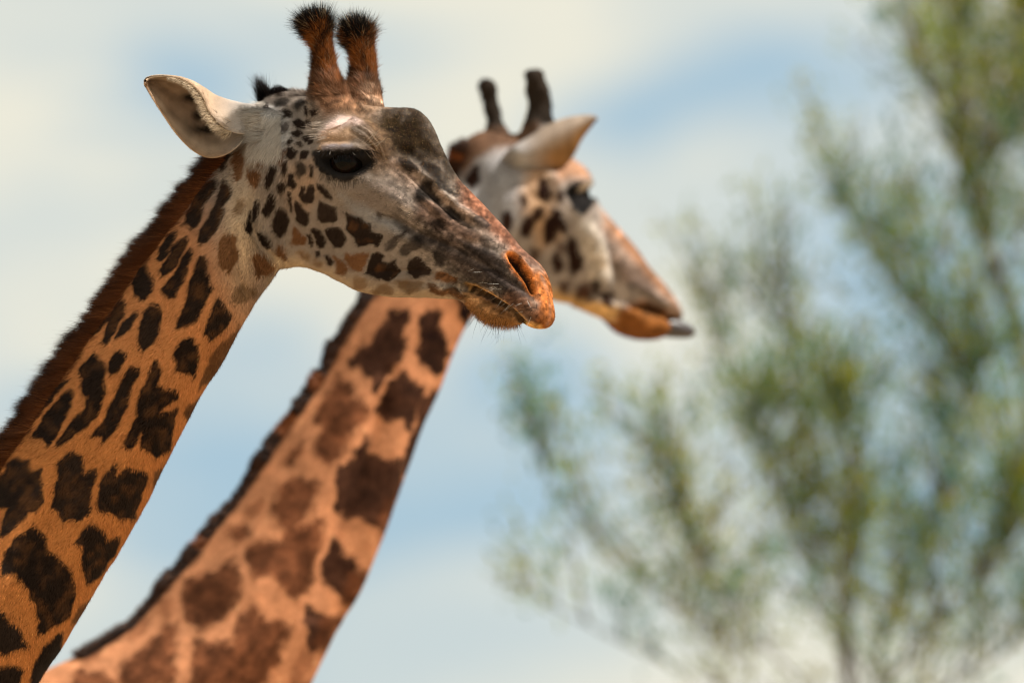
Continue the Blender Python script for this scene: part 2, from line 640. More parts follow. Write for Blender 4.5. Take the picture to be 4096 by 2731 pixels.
def trunk_legs(raw, fr, chest, back_len, zb, ground=0.02, rad=(0.34, 0.44)):
    """coarse barrel, rump and legs behind the neck so that the animal stands on the ground; chest = world point of neck base"""
    h = -fr.h
    pts = [chest + fr.h * .02 + np.array([0, 0, .05]), chest + h * .35 + np.array([0, 0, -.22]), chest + h * (.35 + back_len * .5) + np.array([0, 0, -.38]), chest + h * (.35 + back_len) + np.array([0, 0, -.55]), chest + h * (.55 + back_len) + np.array([0, 0, -.65])]
    raw.loft(tube(np.array(pts), np.array([.22, rad[1], rad[1], rad[0], .12]), 24, 28))
    for k, (dh, zt) in enumerate(((.25, -.35), (.25 + back_len, -.65))):
        for s in (-1, 1):
            a = chest + h * dh + fr.n * s * .17 + np.array([0, 0, zt])
            z0 = a[2]
            kn = a.copy(); kn[2] = z0 * .48; kn = kn + h * (.03 if k else -.02)
            hoof = a.copy(); hoof[2] = ground + .05; hoof = hoof + h * (.04 if k == 0 else -.02)
            path = [a, a * .5 + kn * .5, kn, kn * .5 + hoof * .5, hoof + np.array([0, 0, .12]), hoof, hoof - np.array([0, 0, .07])]
            raw.loft(tube(np.array(path), np.array([.17, .11, .075, .05, .05, .065, .075]), 40, 18))


# ------------------------------------------------------------------ near giraffe
def near_giraffe():
    FH = Frame(1100, 700, DNEAR, -25)      # head: turned a little towards the camera
    FN = Frame(1100, 700, DNEAR, -8)       # neck
    root = bpy.data.objects.new('giraffe', None); col.objects.link(root)
    raw = Raw()
    head = [  # top u,v   bottom u,v   W   mt  mb  tw  pw
        (1030, 480, 1055, 800, .030, .8, .8, .5, 1),
        (1060, 400, 1078, 985, .075, .75, .70, .55, .95),
        (1150, 368, 1105, 1062, .092, .80, .58, .58, .9),
        (1260, 378, 1140, 1074, .101, .85, .50, .62, .9),
        (1380, 405, 1180, 1068, .108, .85, .46, .66, .88),
        (1480, 425, 1240, 1078, .112, .80, .42, .68, .88),
        (1570, 430, 1300, 1100, .108, .62, .42, .66, .9),
        (1660, 436, 1365, 1132, .097, .48, .44, .60, .9),
        (1722, 492, 1430, 1166, .085, .50, .48, .56, .9),
        (1768, 597, 1510, 1182, .073, .60, .50, .55, .9),
        (1830, 705, 1600, 1190, .064, .72, .52, .55, .9),
        (1900, 787, 1700, 1190, .058, .78, .55, .55, .88),
        (1965, 852, 1790, 1186, .055, .80, .62, .52, .85),
        (2020, 915, 1862, 1172, .054, .82, .72, .50, .82),
        (2072, 978, 1930, 1185, .055, .82, .78, .48, .80),
        (2120, 1030, 1995, 1212, .056, .82, .80, .46, .80),
        (2158, 1086, 2055, 1258, .054, .85, .82, .45, .80),
        (2185, 1150, 2105, 1298, .048, .88, .85, .45, .82),
        (2198, 1210, 2148, 1315, .036, .9, .9, .45, .85),
        (2201, 1262, 2184, 1310, .016, .9, .9, .5, 1.0)]
    raw.loft(section_loft(FH, head, 90))
    jaw = [(1700, 1100, 1640, 1188, .026, .9, .8, .5, .9), (1800, 1130, 1740, 1190, .032, .95, .85, .5, .85),
           (1860, 1150, 1820, 1194, .035, .95, .85, .5, .85), (1915, 1165, 1868, 1218, .037, .95, .85, .5, .85),
           (1965, 1190, 1912, 1262, .038, .95, .85, .5, .82), (2015, 1222, 1962, 1292, .037, .95, .85, .5, .82),
           (2058, 1256, 2020, 1296, .032, .95, .85, .5, .85), (2084, 1280, 2068, 1295, .016, .9, .9, .5, 1)]
    raw.loft(section_loft(FH, jaw, 34, 32))
    neck = [(1075, 470, 1150, 1010, .062, .8, .9, .5, .95), (1000, 500, 1120, 1065, .072, .8, .9, .5, .95),
            (905, 588, 1085, 1118, .078, .72, .9, .52, .95),
            (780, 735, 1030, 1192, .080, .66, .9, .52, .95), (658, 890, 975, 1285, .082, .62, .9, .52, .95),
            (518, 1075, 900, 1428, .085, .6, .9, .5, .95), (375, 1285, 815, 1558, .088, .6, .9, .5, .95),
            (230, 1480, 735, 1703, .092, .6, .9, .5, .95), (90, 1690, 640, 1890, .098, .6, .9, .5, .95),
            (-50, 1900, 545, 2080, .105, .6, .9, .5, .95), (-195, 2110, 428, 2275, .113, .62, .9, .5, .95),
            (-360, 2370, 270, 2540, .122, .62, .9, .5, .95), (-560, 2700, 85, 2830, .135, .65, .9, .5, .95),
            (-780, 3060, -120, 3200, .15, .68, .9, .5, .95), (-1050, 3450, -330, 3650, .18, .7, .9, .5, .95)]
    raw.loft(section_loft(FN, neck, 90))

    def horn(pts):
        path = np.array([FH.P(u, v, l) for u, v, l, r in pts]); rad = np.array([r * .00041 for *_, r in pts])
        raw.loft(tube(path, rad, 30, 24))
        return path, rad
    hn = [(1335, 560, .045, 120), (1325, 450, .052, 105), (1312, 360, .056, 78), (1302, 290, .058, 52), (1297, 230, .060, 42), (1287, 175, .063, 42), (1275, 130, .065, 50), (1266, 100, .066, 50), (1262, 84, .066, 24)]
    hf = [(1420, 560, -.045, 115), (1440, 450, -.050, 105), (1452, 370, -.055, 78), (1456, 300, -.058, 53), (1455, 245, -.060, 47), (1447, 200, -.062, 48), (1436, 160, -.064, 55), (1430, 132, -.065, 52), (1428, 114, -.065, 24)]
    horns = [horn(hn), horn(hf)]
    for sg in (1, -1):
        ep = [(1140, 500, .035, 60), (1075, 488, .050, 62), (1020, 480, .060, 50), (985, 478, .068, 34), (965, 476, .07, 15)]
        pp = np.array([FH.P(u, v, l) for u, v, l, r in ep])
        if sg < 0:
            pp = pp - 2 * FH.lat(pp)[:, None] * FH.n
        raw.loft(tube(pp, np.array([r * .00041 for *_, r in ep]), 16, 20))
    V, Q = remesh(raw, 0.0023)
    S = Surf(V, Q)
    S.smooth(7)
    q = project(S.V)
    # blend the joins: skull/neck, horn roots, lip corner
    w = np.maximum.reduce([np.exp(-((q[:, 0] - 1060) / 130) ** 2 - ((q[:, 1] - 780) / 330) ** 2),
                           .9 * np.exp(-((q[:, 0] - 1370) / 230) ** 2 - ((q[:, 1] - 400) / 70) ** 2), np.exp(-((q[:, 0] - 1040) / 80) ** 2 - ((q[:, 1] - 490) / 100) ** 2)])
    S.smooth(60, .5, w)
    Vh = S.V
    # ---------------- sculpting in mirrored (near side) image coordinates
    lat = FH.lat(S.V)
    mir = S.V - np.where(lat < 0, 2 * lat, 0)[:, None] * FH.n
    q = project(S.V)
    hw = smooth(q[:, 0], 960, 1080)
    qm = project(mir) * hw[:, None] + q * (1 - hw)[:, None]
    al = np.abs(lat)
    Nn = S.normals()
    side = np.abs(Nn @ FH.n)
    disp = np.zeros(len(S.V))

    def ridge(line, amp, sig, taper=True, onside=True, qq=qm):
        nonlocal disp
        line = np.asarray(line, float)
        lo = line.min(0) - 3.5 * sig; hi = line.max(0) + 3.5 * sig
        idx = np.nonzero((qq[:, 0] > lo[0]) & (qq[:, 0] < hi[0]) & (qq[:, 1] > lo[1]) & (qq[:, 1] < hi[1]))[0]
        d, p = d_line(line, qq[idx])
        a = 1.3 * amp * np.exp(-(d / sig) ** 2)
        if taper:
            a = a * np.sin(np.clip(p, 0.03, .97) * math.pi) ** .5
        if onside:
            a = a * smooth(side[idx], .1, .4)
        disp[idx] += a

    def pit(poly, amp, feather, qq=qm):
        nonlocal disp
        poly = np.asarray(poly, float)
        lo = poly.min(0) - feather * 1.5; hi = poly.max(0) + feather * 1.5
        idx = np.nonzero((qq[:, 0] > lo[0]) & (qq[:, 0] < hi[0]) & (qq[:, 1] > lo[1]) & (qq[:, 1] < hi[1]))[0]
        disp[idx] += amp * smooth(sd_poly(poly, qq[idx]), -feather, feather) * smooth(side[idx], .1, .4)
    mm = .001
    # brow shelf, lids
    ridge([(1262, 590), (1290, 540), (1345, 512), (1410, 508), (1465, 545), (1510, 600), (1525, 655)], 13 * mm, 38)
    ridge([(1275, 585), (1340, 560), (1410, 562), (1470, 600)], 5 * mm, 30)
    ridge([(1255, 606), (1300, 600), (1360, 598), (1420, 600), (1475, 618), (1502, 645)], 6 * mm, 15)
    ridge([(1262, 628), (1290, 665), (1330, 698), (1380, 712), (1430, 700), (1480, 668)], 3.5 * mm, 14)
    ridge([(1240, 640), (1300, 720), (1380, 760), (1470, 730)], 5 * mm, 45)
    eyehole = [(1285, 628), (1330, 624), (1400, 623), (1448, 630), (1482, 646), (1450, 672), (1412, 690), (1370, 694), (1330, 682), (1302, 655)]
    pit(eyehole, -17 * mm, 9)
    for k in range(3):  # lid wrinkles
        o_ = k * 14
        ridge([(1400 + o_, 545 - o_), (1450 + o_, 570 - o_), (1495 + o_, 610 - o_ * .6), (1520 + o_, 660 - o_ * .3)], -2.4 * mm, 5)
    ridge([(1270, 580), (1330, 572), (1390, 574)], -2.0 * mm, 6)
    # temple hollow and cheek
    ridge([(1215, 480), (1235, 560), (1240, 640)], -6 * mm, 40)
    ridge([(1180, 760), (1230, 860), (1300, 930)], 5 * mm, 80)
    # face: cheek bone, crease, nasal veins
    ridge([(1470, 730), (1560, 790), (1650, 840), (1720, 880)], 7 * mm, 42)
    ridge([(1510, 862), (1600, 888), (1680, 935), (1740, 960), (1810, 985), (1880, 1010)], -7 * mm, 16)
    ridge([(1540, 900), (1640, 960), (1740, 1010)], 3 * mm, 25)
    ridge([(1630, 640), (1690, 700), (1730, 730), (1780, 790), (1850, 845), (1900, 885), (1960, 910)], 6.5 * mm, 17)
    ridge([(1640, 690), (1700, 745), (1770, 815), (1830, 870), (1880, 900)], -6 * mm, 15)
    ridge([(1650, 760), (1700, 800), (1760, 850), (1800, 890)], 4.5 * mm, 18)
    ridge([(1580, 590), (1640, 610), (1700, 660)], -5 * mm, 22)
    ridge([(1560, 640), (1620, 660), (1670, 700)], 4 * mm, 20)
    ridge([(1800, 990), (1880, 1030), (1960, 1070), (2050, 1130), (2110, 1165), (2135, 1185)], -4.5 * mm, 16)
    ridge([(1860, 960), (1930, 985), (2000, 1010)], -2.5 * mm, 14)
    # upper lip pad
    ridge([(1900, 1110), (1990, 1150), (2080, 1210), (2150, 1270)], 5 * mm, 34)
    # nostril
    slit = [(2030, 1020), (2050, 1040), (2084, 1082), (2108, 1118), (2124, 1150), (2137, 1176)]
    lens = [(2034, 1020), (2052, 1026), (2078, 1052), (2102, 1088), (2120, 1124), (2134, 1172), (2116, 1150), (2093, 1118), (2066, 1084), (2044, 1050)]
    pit(lens, -15 * mm, 9)
    ridge([(2012, 1024), (2040, 1062), (2072, 1098), (2100, 1128), (2118, 1160)], 4.5 * mm, 11)
    ridge([(2016, 1008), (2045, 1006), (2078, 1034), (2108, 1072), (2132, 1116), (2148, 1165)], 4.5 * mm, 10)
    # mouth
    ridge([(1862, 1150), (1900, 1159), (1950, 1180), (2000, 1205), (2045, 1238), (2078, 1272), (2096, 1292)], -8 * mm, 8, taper=False)
    ridge([(1735, 1096), (1790, 1104), (1828, 1130), (1846, 1165), (1850, 1195)], -4 * mm, 8)
    ridge([(1470, 1085), (1530, 1088), (1600, 1086), (1665, 1082), (1722, 1082)], -3.4 * mm, 7)
    ridge([(1480, 1112), (1580, 1116), (1700, 1112)], 3 * mm, 16)
    # jaw angle, throat folds
    ridge([(1020, 720), (1012, 800), (1005, 880), (1020, 930), (1060, 990), (1105, 1030), (1150, 1052)], -6 * mm, 14, qq=q)
    ridge([(1050, 900), (1090, 970), (1140, 1020)], 5 * mm, 40, qq=q)
    ridge([(945, 950), (940, 1060), (960, 1120), (985, 1160), (1010, 1172)], -4.5 * mm, 12, qq=q)
    ridge([(1015, 1040), (1035, 1080), (1055, 1100)], -5.5 * mm, 8, qq=q)
    ridge([(1025, 1010), (1050, 1065), (1090, 1090)], -3.5 * mm, 7, qq=q)
    ridge([(935, 900), (948, 1000), (944, 1090)], -2.5 * mm, 18, qq=q)
    # neck muscles
    ridge([(960, 900), (880, 1180), (720, 1500), (560, 1780), (400, 2050), (200, 2380)], 7 * mm, 70, taper=False, qq=q)
    ridge([(800, 900), (690, 1200), (520, 1500), (330, 1850), (100, 2250)], -5 * mm, 70, taper=False, qq=q)
    wr = np.stack([(qm[:, 0] * .5 - qm[:, 1] * .86) / 22, (qm[:, 0] * .86 + qm[:, 1] * .5) / 90], 1)
    wz = smooth(sd_poly([(1780, 940), (1900, 930), (2000, 980), (2060, 1090), (2100, 1180), (1980, 1150), (1850, 1090)], qm), -30, 40)
    disp += wz * .0030 * (np.abs(vnoise(wr, 5)) - .4)
    # hide unevenness
    disp += .0016 * vnoise(S.V / .05, 3) + .0007 * vnoise(S.V / .017, 4)
    S.V = S.V + Nn * disp[:, None]
    wm = np.zeros(len(S.V))
    S.smooth(2, .35)
    Nn = S.normals()

    # ---------------- colour of the hide
    qn = qm + np.stack([7 * vnoise(qm / 34, 11) + 4 * vnoise(qm / 11, 12), 7 * vnoise(qm / 34, 13) + 4 * vnoise(qm / 11, 14)], 1)
    TAN = np.array([.42, .178, .068]); CREAM = np.array([.20, .163, .138]); WHITE = np.array([.42, .41, .41])
    DARK = np.array([.018, .0115, .0085]); BROWN = np.array([.095, .042, .017]); LIGHT = np.array([.125, .075, .04])
    BLK = np.array([.007, .006, .0055])
    C = np.tile(TAN, (len(S.V), 1))
    t = (smooth(qn[:, 1], 1100, 2000) * .8)[:, None]
    C = C * (1 - t) + np.array([.41, .155, .043]) * t
    t = smooth(qn[:, 0] + .55 * (1100 - qn[:, 1]), 720, 1130)
    C = C * (1 - t[:, None]) + CREAM * t[:, None]
    t = (.65 * np.exp(-((qn[:, 0] - 960) / 70) ** 2 - ((qn[:, 1] - 950) / 260) ** 2))[:, None]
    C = C * (1 - t) + np.array([.55, .41, .27]) * t
    pal = {'D': (DARK, 5, 1), 'M': (BROWN, 7, .95), 'L': (LIGHT, 9, .85), 'B': (BLK, 11, .9), 'G': (np.array([.038, .029, .025]), 7, .88)}

    def zone(pts, color, feather, alpha=1.0):
        paint(C, qn, pts, np.asarray(color), feather, alpha)
    # white patch behind the ear root, jaw underside with ground bounce painted in warm, face zones
    zone([(985, 395), (1090, 420), (1150, 470), (1160, 560), (1120, 640), (1060, 640), (1000, 560)], WHITE, 40, .9)
    zone([(1180, 640), (1260, 640), (1290, 760), (1230, 840), (1150, 830), (1140, 720)], (.30, .19, .12), 45, .6)
    zone([(1080, 1000), (1200, 1030), (1300, 1060), (1420, 1120), (1540, 1150), (1850, 1150), (1850, 1230), (1400, 1230), (1080, 1130)], (.40, .295, .19), 40, .75)
    zone([(1400, 760), (1560, 720), (1640, 780), (1620, 880), (1500, 860), (1420, 830)], (.155, .12, .10), 60, .85)
    zone([(1370, 780), (1480, 840), (1600, 900), (1640, 950), (1560, 930), (1430, 870)], (.22, .215, .22), 30, .8)
    # brow painted bright as sunlit skin, horn base
    zone([(1290, 560), (1310, 500), (1370, 470), (1430, 480), (1460, 520), (1380, 530), (1310, 570)], (.58, .44, .40), 16, .9)
    zone([(1280, 575), (1330, 535), (1400, 535), (1440, 570), (1360, 600), (1280, 605)], (.33, .21, .13), 14, .8)
    zone([(1310, 470), (1250, 400), (1230, 340), (1390, 290), (1460, 400), (1500, 440), (1440, 480), (1360, 460)], (.12, .055, .026), 35, .9)
    zone([(1400, 300), (1450, 300), (1540, 370), (1560, 430), (1470, 440), (1420, 370)], (.46, .29, .19), 18, .9)
    # forehead boss
    qs = qn; qn = qn + np.stack([26 * vnoise(qm / 60, 15) + 16 * vnoise(qm / 22, 16), 26 * vnoise(qm / 60, 17) + 16 * vnoise(qm / 22, 18)], 1)
    zone([(1370, 440), (1480, 420), (1560, 480), (1640, 660), (1740, 760), (1640, 720), (1540, 680), (1470, 600), (1420, 510)], (.12, .072, .042), 60, .85)
    zone([(1470, 470), (1540, 425), (1600, 410), (1700, 420), (1760, 500), (1800, 600), (1860, 720), (1905, 790), (1870, 790), (1790, 740), (1720, 680), (1660, 650), (1590, 640), (1530, 610), (1500, 540)], (.017, .0105, .005), 75, 1)
    zone([(1440, 480), (1500, 470), (1540, 560), (1560, 640), (1520, 660), (1490, 590)], (.085, .05, .028), 40, .85)
    qn = qs
    zone([(1570, 640), (1640, 660), (1690, 720), (1720, 790), (1640, 760), (1560, 690)], (.27, .19, .15), 22, .7)
    # nose bridge and mid face
    zone([(1840, 730), (1930, 770), (2020, 880), (2100, 980), (2160, 1070), (2120, 1060), (2050, 1010), (1990, 960), (1900, 880), (1840, 800)], (.135, .053, .029), 34, .95)
    zone([(1560, 870), (1640, 900), (1720, 930), (1800, 930), (1900, 960), (2000, 1000), (2040, 1080), (2100, 1140), (2140, 1190), (2100, 1220), (2000, 1170), (1900, 1140), (1840, 1110), (1770, 1050), (1700, 990), (1620, 920)], (.033, .023, .019), 34, .95)
    zone([(1660, 800), (1740, 800), (1840, 870), (1930, 930), (1960, 980), (1850, 960), (1740, 930), (1660, 880)], (.075, .041, .027), 30, .88)
    zone([(1700, 745), (1760, 770), (1830, 830), (1900, 870), (1940, 900), (1880, 890), (1800, 840), (1720, 780)], (.40, .26, .18), 12, .6)  # pale strip along the nasal ridge, a painted sun highlight
    # lips, chin, nostril
    zone([(2100, 1080), (2160, 1080), (2205, 1180), (2215, 1270), (2190, 1330), (2140, 1330), (2130, 1280), (2150, 1210)], (.27, .085, .019), 22, .95)
    zone([(2040, 1160), (2120, 1190), (2170, 1260), (2140, 1300), (2080, 1260), (2000, 1200)], (.11, .05, .028), 24, .8)
    zone([(1860, 1130), (1940, 1150), (2040, 1210), (2110, 1280), (2170, 1300), (2170, 1330), (2110, 1320), (2040, 1250), (1960, 1190), (1870, 1165)], (.46, .25, .085), 9, .95)
    zone([(1850, 1160), (1930, 1180), (2010, 1230), (2090, 1295), (1980, 1330), (1900, 1280), (1850, 1220)], (.30, .15, .06), 10, .95)
    zone([(1960, 1190), (2010, 1220), (2075, 1278), (2040, 1290), (1990, 1250), (1950, 1205)], (.12, .06, .025), 9, .45)  # dimness of the gap between the lips painted in
    zone([(2005, 1015), (2050, 998), (2090, 1030), (2130, 1085), (2155, 1150), (2150, 1200), (2120, 1180), (2090, 1130), (2040, 1080)], (.20, .066, .02), 14, .7)
    dsl = sd_poly(lens, qm)
    t = (smooth(dsl, -16, -8) * .95)[:, None]; C = C * (1 - t) + np.array([.33, .10, .02]) * t
    t = smooth(dsl, -8, 2)[:, None]; C = C * (1 - t) + np.array([.02, .011, .007]) * t  # dark of the nostril hollow put into the colour
    zone([(1800, 1015), (1900, 1050), (2000, 1090), (2080, 1140), (2130, 1185), (2120, 1200), (2060, 1150), (1960, 1095), (1860, 1050)], (.045, .032, .028), 10, .75)  # shade of the crease above the lip painted in
    # eye surround
    zone([(1246, 608), (1300, 600), (1420, 602), (1480, 622), (1508, 655), (1468, 696), (1412, 722), (1352, 722), (1302, 694), (1268, 660)], (.017, .0145, .0135), 8, 1)
    zone([(1295, 592), (1350, 586), (1410, 590), (1420, 604), (1350, 606), (1300, 606)], (.20, .18, .20), 6, .8)

    dmo = d_line([(1885, 1158), (1950, 1182), (2000, 1212), (2045, 1245), (2078, 1278), (2092, 1292)], qn)[0]
    t = ((1 - smooth(dmo, 5, 12)) * .9)[:, None]
    C = C * (1 - t) + np.array([.022, .013, .008]) * t  # dark of the mouth groove painted into the hide colour
    r1 = lambda *p: conv(0, 600, 2, p)
    r2 = lambda *p: conv(0, 1300, 2, p)
    r3 = lambda *p: conv(0, 1947, 2, p)
    r4 = lambda *p: conv(1000, 0, 2, p)
    r5 = lambda *p: conv(1000, 600, 2, p)
    spots = [
        ('D', r1((1745, 75), (1830, 30), (1840, 40), (1815, 120), (1780, 150), (1745, 120))),
        ('M', r1((1880, 20), (1925, 10), (1940, 120), (1935, 180), (1905, 230), (1880, 190), (1865, 110))),
        ('M', r1((1990, 160), (2050, 140), (2075, 170), (2070, 230), (2040, 290), (2000, 250), (1985, 210))),
        ('D', r1((1700, 100), (1735, 60), (1700, 160), (1640, 190))),
        ('D', r1((1660, 235), (1745, 228), (1740, 270), (1690, 360), (1640, 420), (1590, 510), (1560, 600), (1530, 615), (1475, 585), (1490, 520), (1530, 420), (1590, 320))),
        ('D', r1((1800, 225), (1825, 260), (1850, 330), (1830, 400), (1790, 440), (1780, 520), (1740, 630), (1690, 690), (1620, 740), (1575, 710), (1590, 630), (1640, 560), (1690, 480), (1740, 420), (1740, 370), (1760, 290))),
        ('D', r1((1600, 270), (1560, 350), (1500, 420), (1440, 500), (1460, 440), (1520, 340))),
        ('L', r1((1890, 410), (1940, 405), (1955, 450), (1940, 510), (1905, 515), (1880, 480))),
        ('M', r1((1780, 690), (1820, 675), (1875, 685), (1885, 740), (1905, 830), (1890, 900), (1860, 930), (1820, 970), (1770, 930), (1760, 830), (1765, 750))),
        ('D', r1((1400, 640), (1420, 640), (1390, 740), (1330, 830), (1270, 885), (1250, 860), (1280, 790), (1340, 700))),
        ('D', r1((1440, 700), (1485, 690), (1480, 740), (1430, 850), (1380, 920), (1310, 990), (1290, 950), (1310, 900), (1370, 810), (1410, 750))),
        ('D', r1((1500, 790), (1520, 775), (1535, 820), (1500, 900), (1480, 990), (1440, 1080), (1400, 1170), (1340, 1180), (1295, 1110), (1340, 1050), (1390, 980), (1440, 880))),
        ('D', r1((1600, 850), (1640, 850), (1660, 900), (1650, 960), (1680, 1020), (1685, 1100), (1640, 1200), (1580, 1340), (1500, 1400), (1410, 1420), (1430, 1340), (1490, 1250), (1510, 1180), (1500, 1100), (1540, 990), (1570, 900))),
        ('D', r1((1160, 900), (1200, 970), (1235, 1040), (1210, 1120), (1150, 1200), (1090, 1140), (1070, 1050), (1110, 970))),
        ('D', r1((1740, 1185), (1770, 1210), (1800, 1270), (1835, 1330), (1810, 1400), (1760, 1460), (1690, 1510), (1640, 1450), (1650, 1350), (1690, 1260))),
        ('L', r1((1900, 1090), (1940, 1070), (1990, 1110), (2060, 1110), (2070, 1130), (1990, 1180), (1930, 1230), (1880, 1210), (1860, 1140))),
        ('M', r1((2010, 830), (2060, 810), (2120, 850), (2210, 930), (2200, 960), (2110, 1000), (2060, 1000), (2030, 920))),
        ('D', r1((1210, 1230), (1260, 1235), (1300, 1310), (1280, 1400), (1290, 1450), (1230, 1530), (1150, 1585), (1110, 1540), (1100, 1480), (1130, 1380), (1160, 1290))),
        ('D', r1((960, 1210), (1000, 1190), (1015, 1240), (980, 1320), (930, 1420), (880, 1500), (850, 1550), (830, 1520), (850, 1430), (880, 1360), (840, 1360), (800, 1420), (700, 1500), (560, 1560), (760, 1400), (880, 1290))),
        ('D', r1((1060, 1290), (1090, 1280), (1090, 1320), (1050, 1400), (1000, 1470), (930, 1500), (960, 1430), (1010, 1350))),
        ('D', r1((2050, 400), (2075, 400), (2075, 470), (2050, 560), (2035, 570), (2030, 480))),
        ('D', r1((2165, 350), (2190, 335), (2210, 400), (2180, 470), (2130, 530), (2110, 500), (2125, 430))),
        ('D', r1((2255, 450), (2290, 500), (2310, 560), (2290, 640), (2250, 675), (2200, 640), (2185, 570), (2220, 490))),
        ('D', r1((2005, 500), (2020, 640), (1995, 670), (1980, 640), (1990, 570))),
        ('D', r1((2060, 650), (2100, 645), (2150, 720), (2155, 770), (2120, 770), (2080, 710))),
        ('M', r1((2225, 760), (2270, 755), (2310, 860), (2280, 870), (2240, 830))),
        ('D', r1((2155, 170), (2190, 115), (2210, 130), (2190, 220), (2150, 285), (2130, 270), (2135, 200))),
        ('D', r1((2265, 100), (2300, 95), (2300, 140), (2280, 185), (2262, 150))),
        ('D', r1((2240, 260), (2270, 245), (2285, 290), (2260, 345), (2240, 310))),
        ('M', r1((2065, 90), (2105, 90), (2100, 110), (2070, 105))),
        ('M', r1((2245, 60), (2265, 55), (2258, 98), (2246, 90))),
        ('M', r1((2195, 0), (2225, 0), (2215, 60), (2200, 70))),
        ('D', r2((1530, 95), (1565, 150), (1575, 230), (1560, 330), (1545, 410), (1490, 360), (1410, 350), (1420, 280), (1390, 220), (1440, 150))),
        ('D', r2((940, 190), (1000, 215), (1000, 260), (950, 340), (890, 400), (870, 360), (880, 280))),
        ('M', r2((1920, 10), (1900, 110), (1830, 260), (1760, 380), (1690, 450), (1600, 490), (1640, 370), (1690, 260), (1780, 140), (1850, 90))),
        ('D', r2((750, 215), (790, 290), (830, 300), (850, 370), (830, 450), (840, 540), (810, 620), (760, 720), (680, 800), (580, 880), (460, 970), (440, 940), (520, 850), (600, 740), (680, 650), (720, 540), (680, 550), (650, 490), (670, 430), (640, 350), (700, 280))),
        ('D', r2((1040, 320), (1110, 335), (1110, 400), (1060, 500), (1040, 600), (980, 720), (920, 840), (840, 930), (830, 880), (780, 870), (730, 890), (770, 830), (860, 700), (910, 590), (980, 430))),
        ('D', r2((1230, 300), (1260, 285), (1290, 360), (1260, 480), (1320, 510), (1420, 520), (1390, 580), (1290, 650), (1240, 710), (1330, 680), (1400, 650), (1390, 760), (1370, 900), (1340, 1000), (1240, 1050), (1190, 1010), (1120, 960), (1140, 830), (1060, 950), (1030, 980), (980, 950), (1040, 860), (1100, 720), (1110, 620), (1170, 470), (1200, 380))),
        ('D', r2((575, 420), (500, 480), (430, 560), (330, 700), (230, 800), (330, 580), (480, 460))),
        ('D', r2((560, 510), (575, 560), (560, 650), (490, 790), (440, 880), (380, 950), (330, 900), (270, 895), (340, 780), (410, 660), (500, 550))),
        ('M', r2((1640, 560), (1590, 700), (1520, 760), (1480, 710), (1500, 640))),
        ('D', r2((600, 1000), (640, 1030), (670, 1120), (680, 1190), (770, 1140), (770, 1200), (720, 1330), (730, 1440), (690, 1510), (640, 1560), (580, 1540), (520, 1560), (490, 1490), (430, 1450), (440, 1340), (470, 1220), (460, 1110), (520, 1040))),
        ('D', r2((900, 1110), (920, 1110), (890, 1220), (990, 1140), (1090, 1165), (1170, 1190), (1150, 1300), (1110, 1430), (1080, 1550), (960, 1530), (870, 1490), (770, 1480), (790, 1350), (830, 1220))),
        ('M', r2((1350, 1090), (1320, 1190), (1230, 1290), (1240, 1190))),
        ('D', [(30, 1855), (70, 1830), (115, 1840), (125, 1880), (170, 1875), (165, 1935), (170, 2000), (150, 2035), (110, 2040), (65, 2087), (30, 2142), (5, 2142), (15, 2077), (45, 2030), (20, 2025), (-40, 2035), (-80, 1960), (-20, 1930), (20, 1900)]),
        ('D', r2((120, 930), (80, 1020), (20, 1070), (20, 1000), (80, 900))),
        ('D', r3((270, 295), (300, 340), (380, 410), (390, 500), (460, 560), (540, 660), (590, 760), (600, 880), (560, 1020), (500, 1060), (420, 1110), (360, 1180), (320, 1170), (310, 1060), (290, 960), (250, 880), (230, 800), (150, 710), (130, 680), (20, 690), (10, 640), (50, 510), (130, 420))),
        ('D', r3((720, 285), (780, 320), (830, 370), (850, 420), (970, 390), (960, 450), (880, 580), (800, 690), (720, 750), (690, 770), (670, 690), (640, 570), (650, 460), (590, 430), (650, 350))),
        ('M', r3((800, 850), (730, 950), (630, 1080), (580, 1080), (650, 960))),
        ('D', r3((0, 980), (80, 1060), (170, 1160), (230, 1270), (150, 1290), (40, 1330), (-150, 1300), (-200, 1100))),
        ('D', r3((500, 1160), (490, 1300), (430, 1400), (350, 1480), (300, 1590), (240, 1590), (290, 1380), (340, 1290), (420, 1230))),
        ('D', r3((0, 1440), (120, 1430), (180, 1460), (150, 1600), (-100, 1600), (-150, 1480))),
        ('D', r4((310, 1190), (340, 1180), (370, 1220), (360, 1260), (330, 1275), (305, 1250))),
        ('D', r4((410, 1210), (450, 1190), (460, 1220), (445, 1265), (410, 1260))),
        ('B', r5((370, 100), (420, 95), (450, 130), (445, 190), (410, 205), (370, 180))),
        ('D', r5((310, 200), (345, 195), (365, 260), (340, 300), (305, 280))),
        ('D', r5((415, 290), (440, 290), (445, 335), (470, 335), (480, 285), (500, 280), (515, 330), (510, 390), (485, 425), (440, 390), (415, 340))),
        ('D', r5((545, 265), (600, 290), (640, 330), (660, 385), (620, 370), (580, 320), (545, 295))),
        ('D', r5((565, 410), (610, 430), (690, 470), (705, 540), (680, 570), (600, 570), (560, 530), (555, 460))),
        ('D', r5((380, 400), (410, 420), (440, 470), (470, 500), (490, 560), (460, 580), (420, 570), (400, 540), (375, 540))),
        ('D', r5((310, 335), (335, 350), (340, 440), (335, 490), (320, 420))),
        ('M', r5((360, 620), (390, 640), (430, 690), (440, 760), (390, 760), (330, 740), (340, 680))),
        ('D', r5((460, 670), (490, 670), (508, 730), (500, 765), (475, 750))),
        ('D', r5((520, 640), (540, 620), (580, 680), (605, 740), (600, 780), (570, 785), (545, 740))),
        ('D', r5((600, 630), (700, 625), (745, 660), (760, 760), (690, 765), (640, 720))),
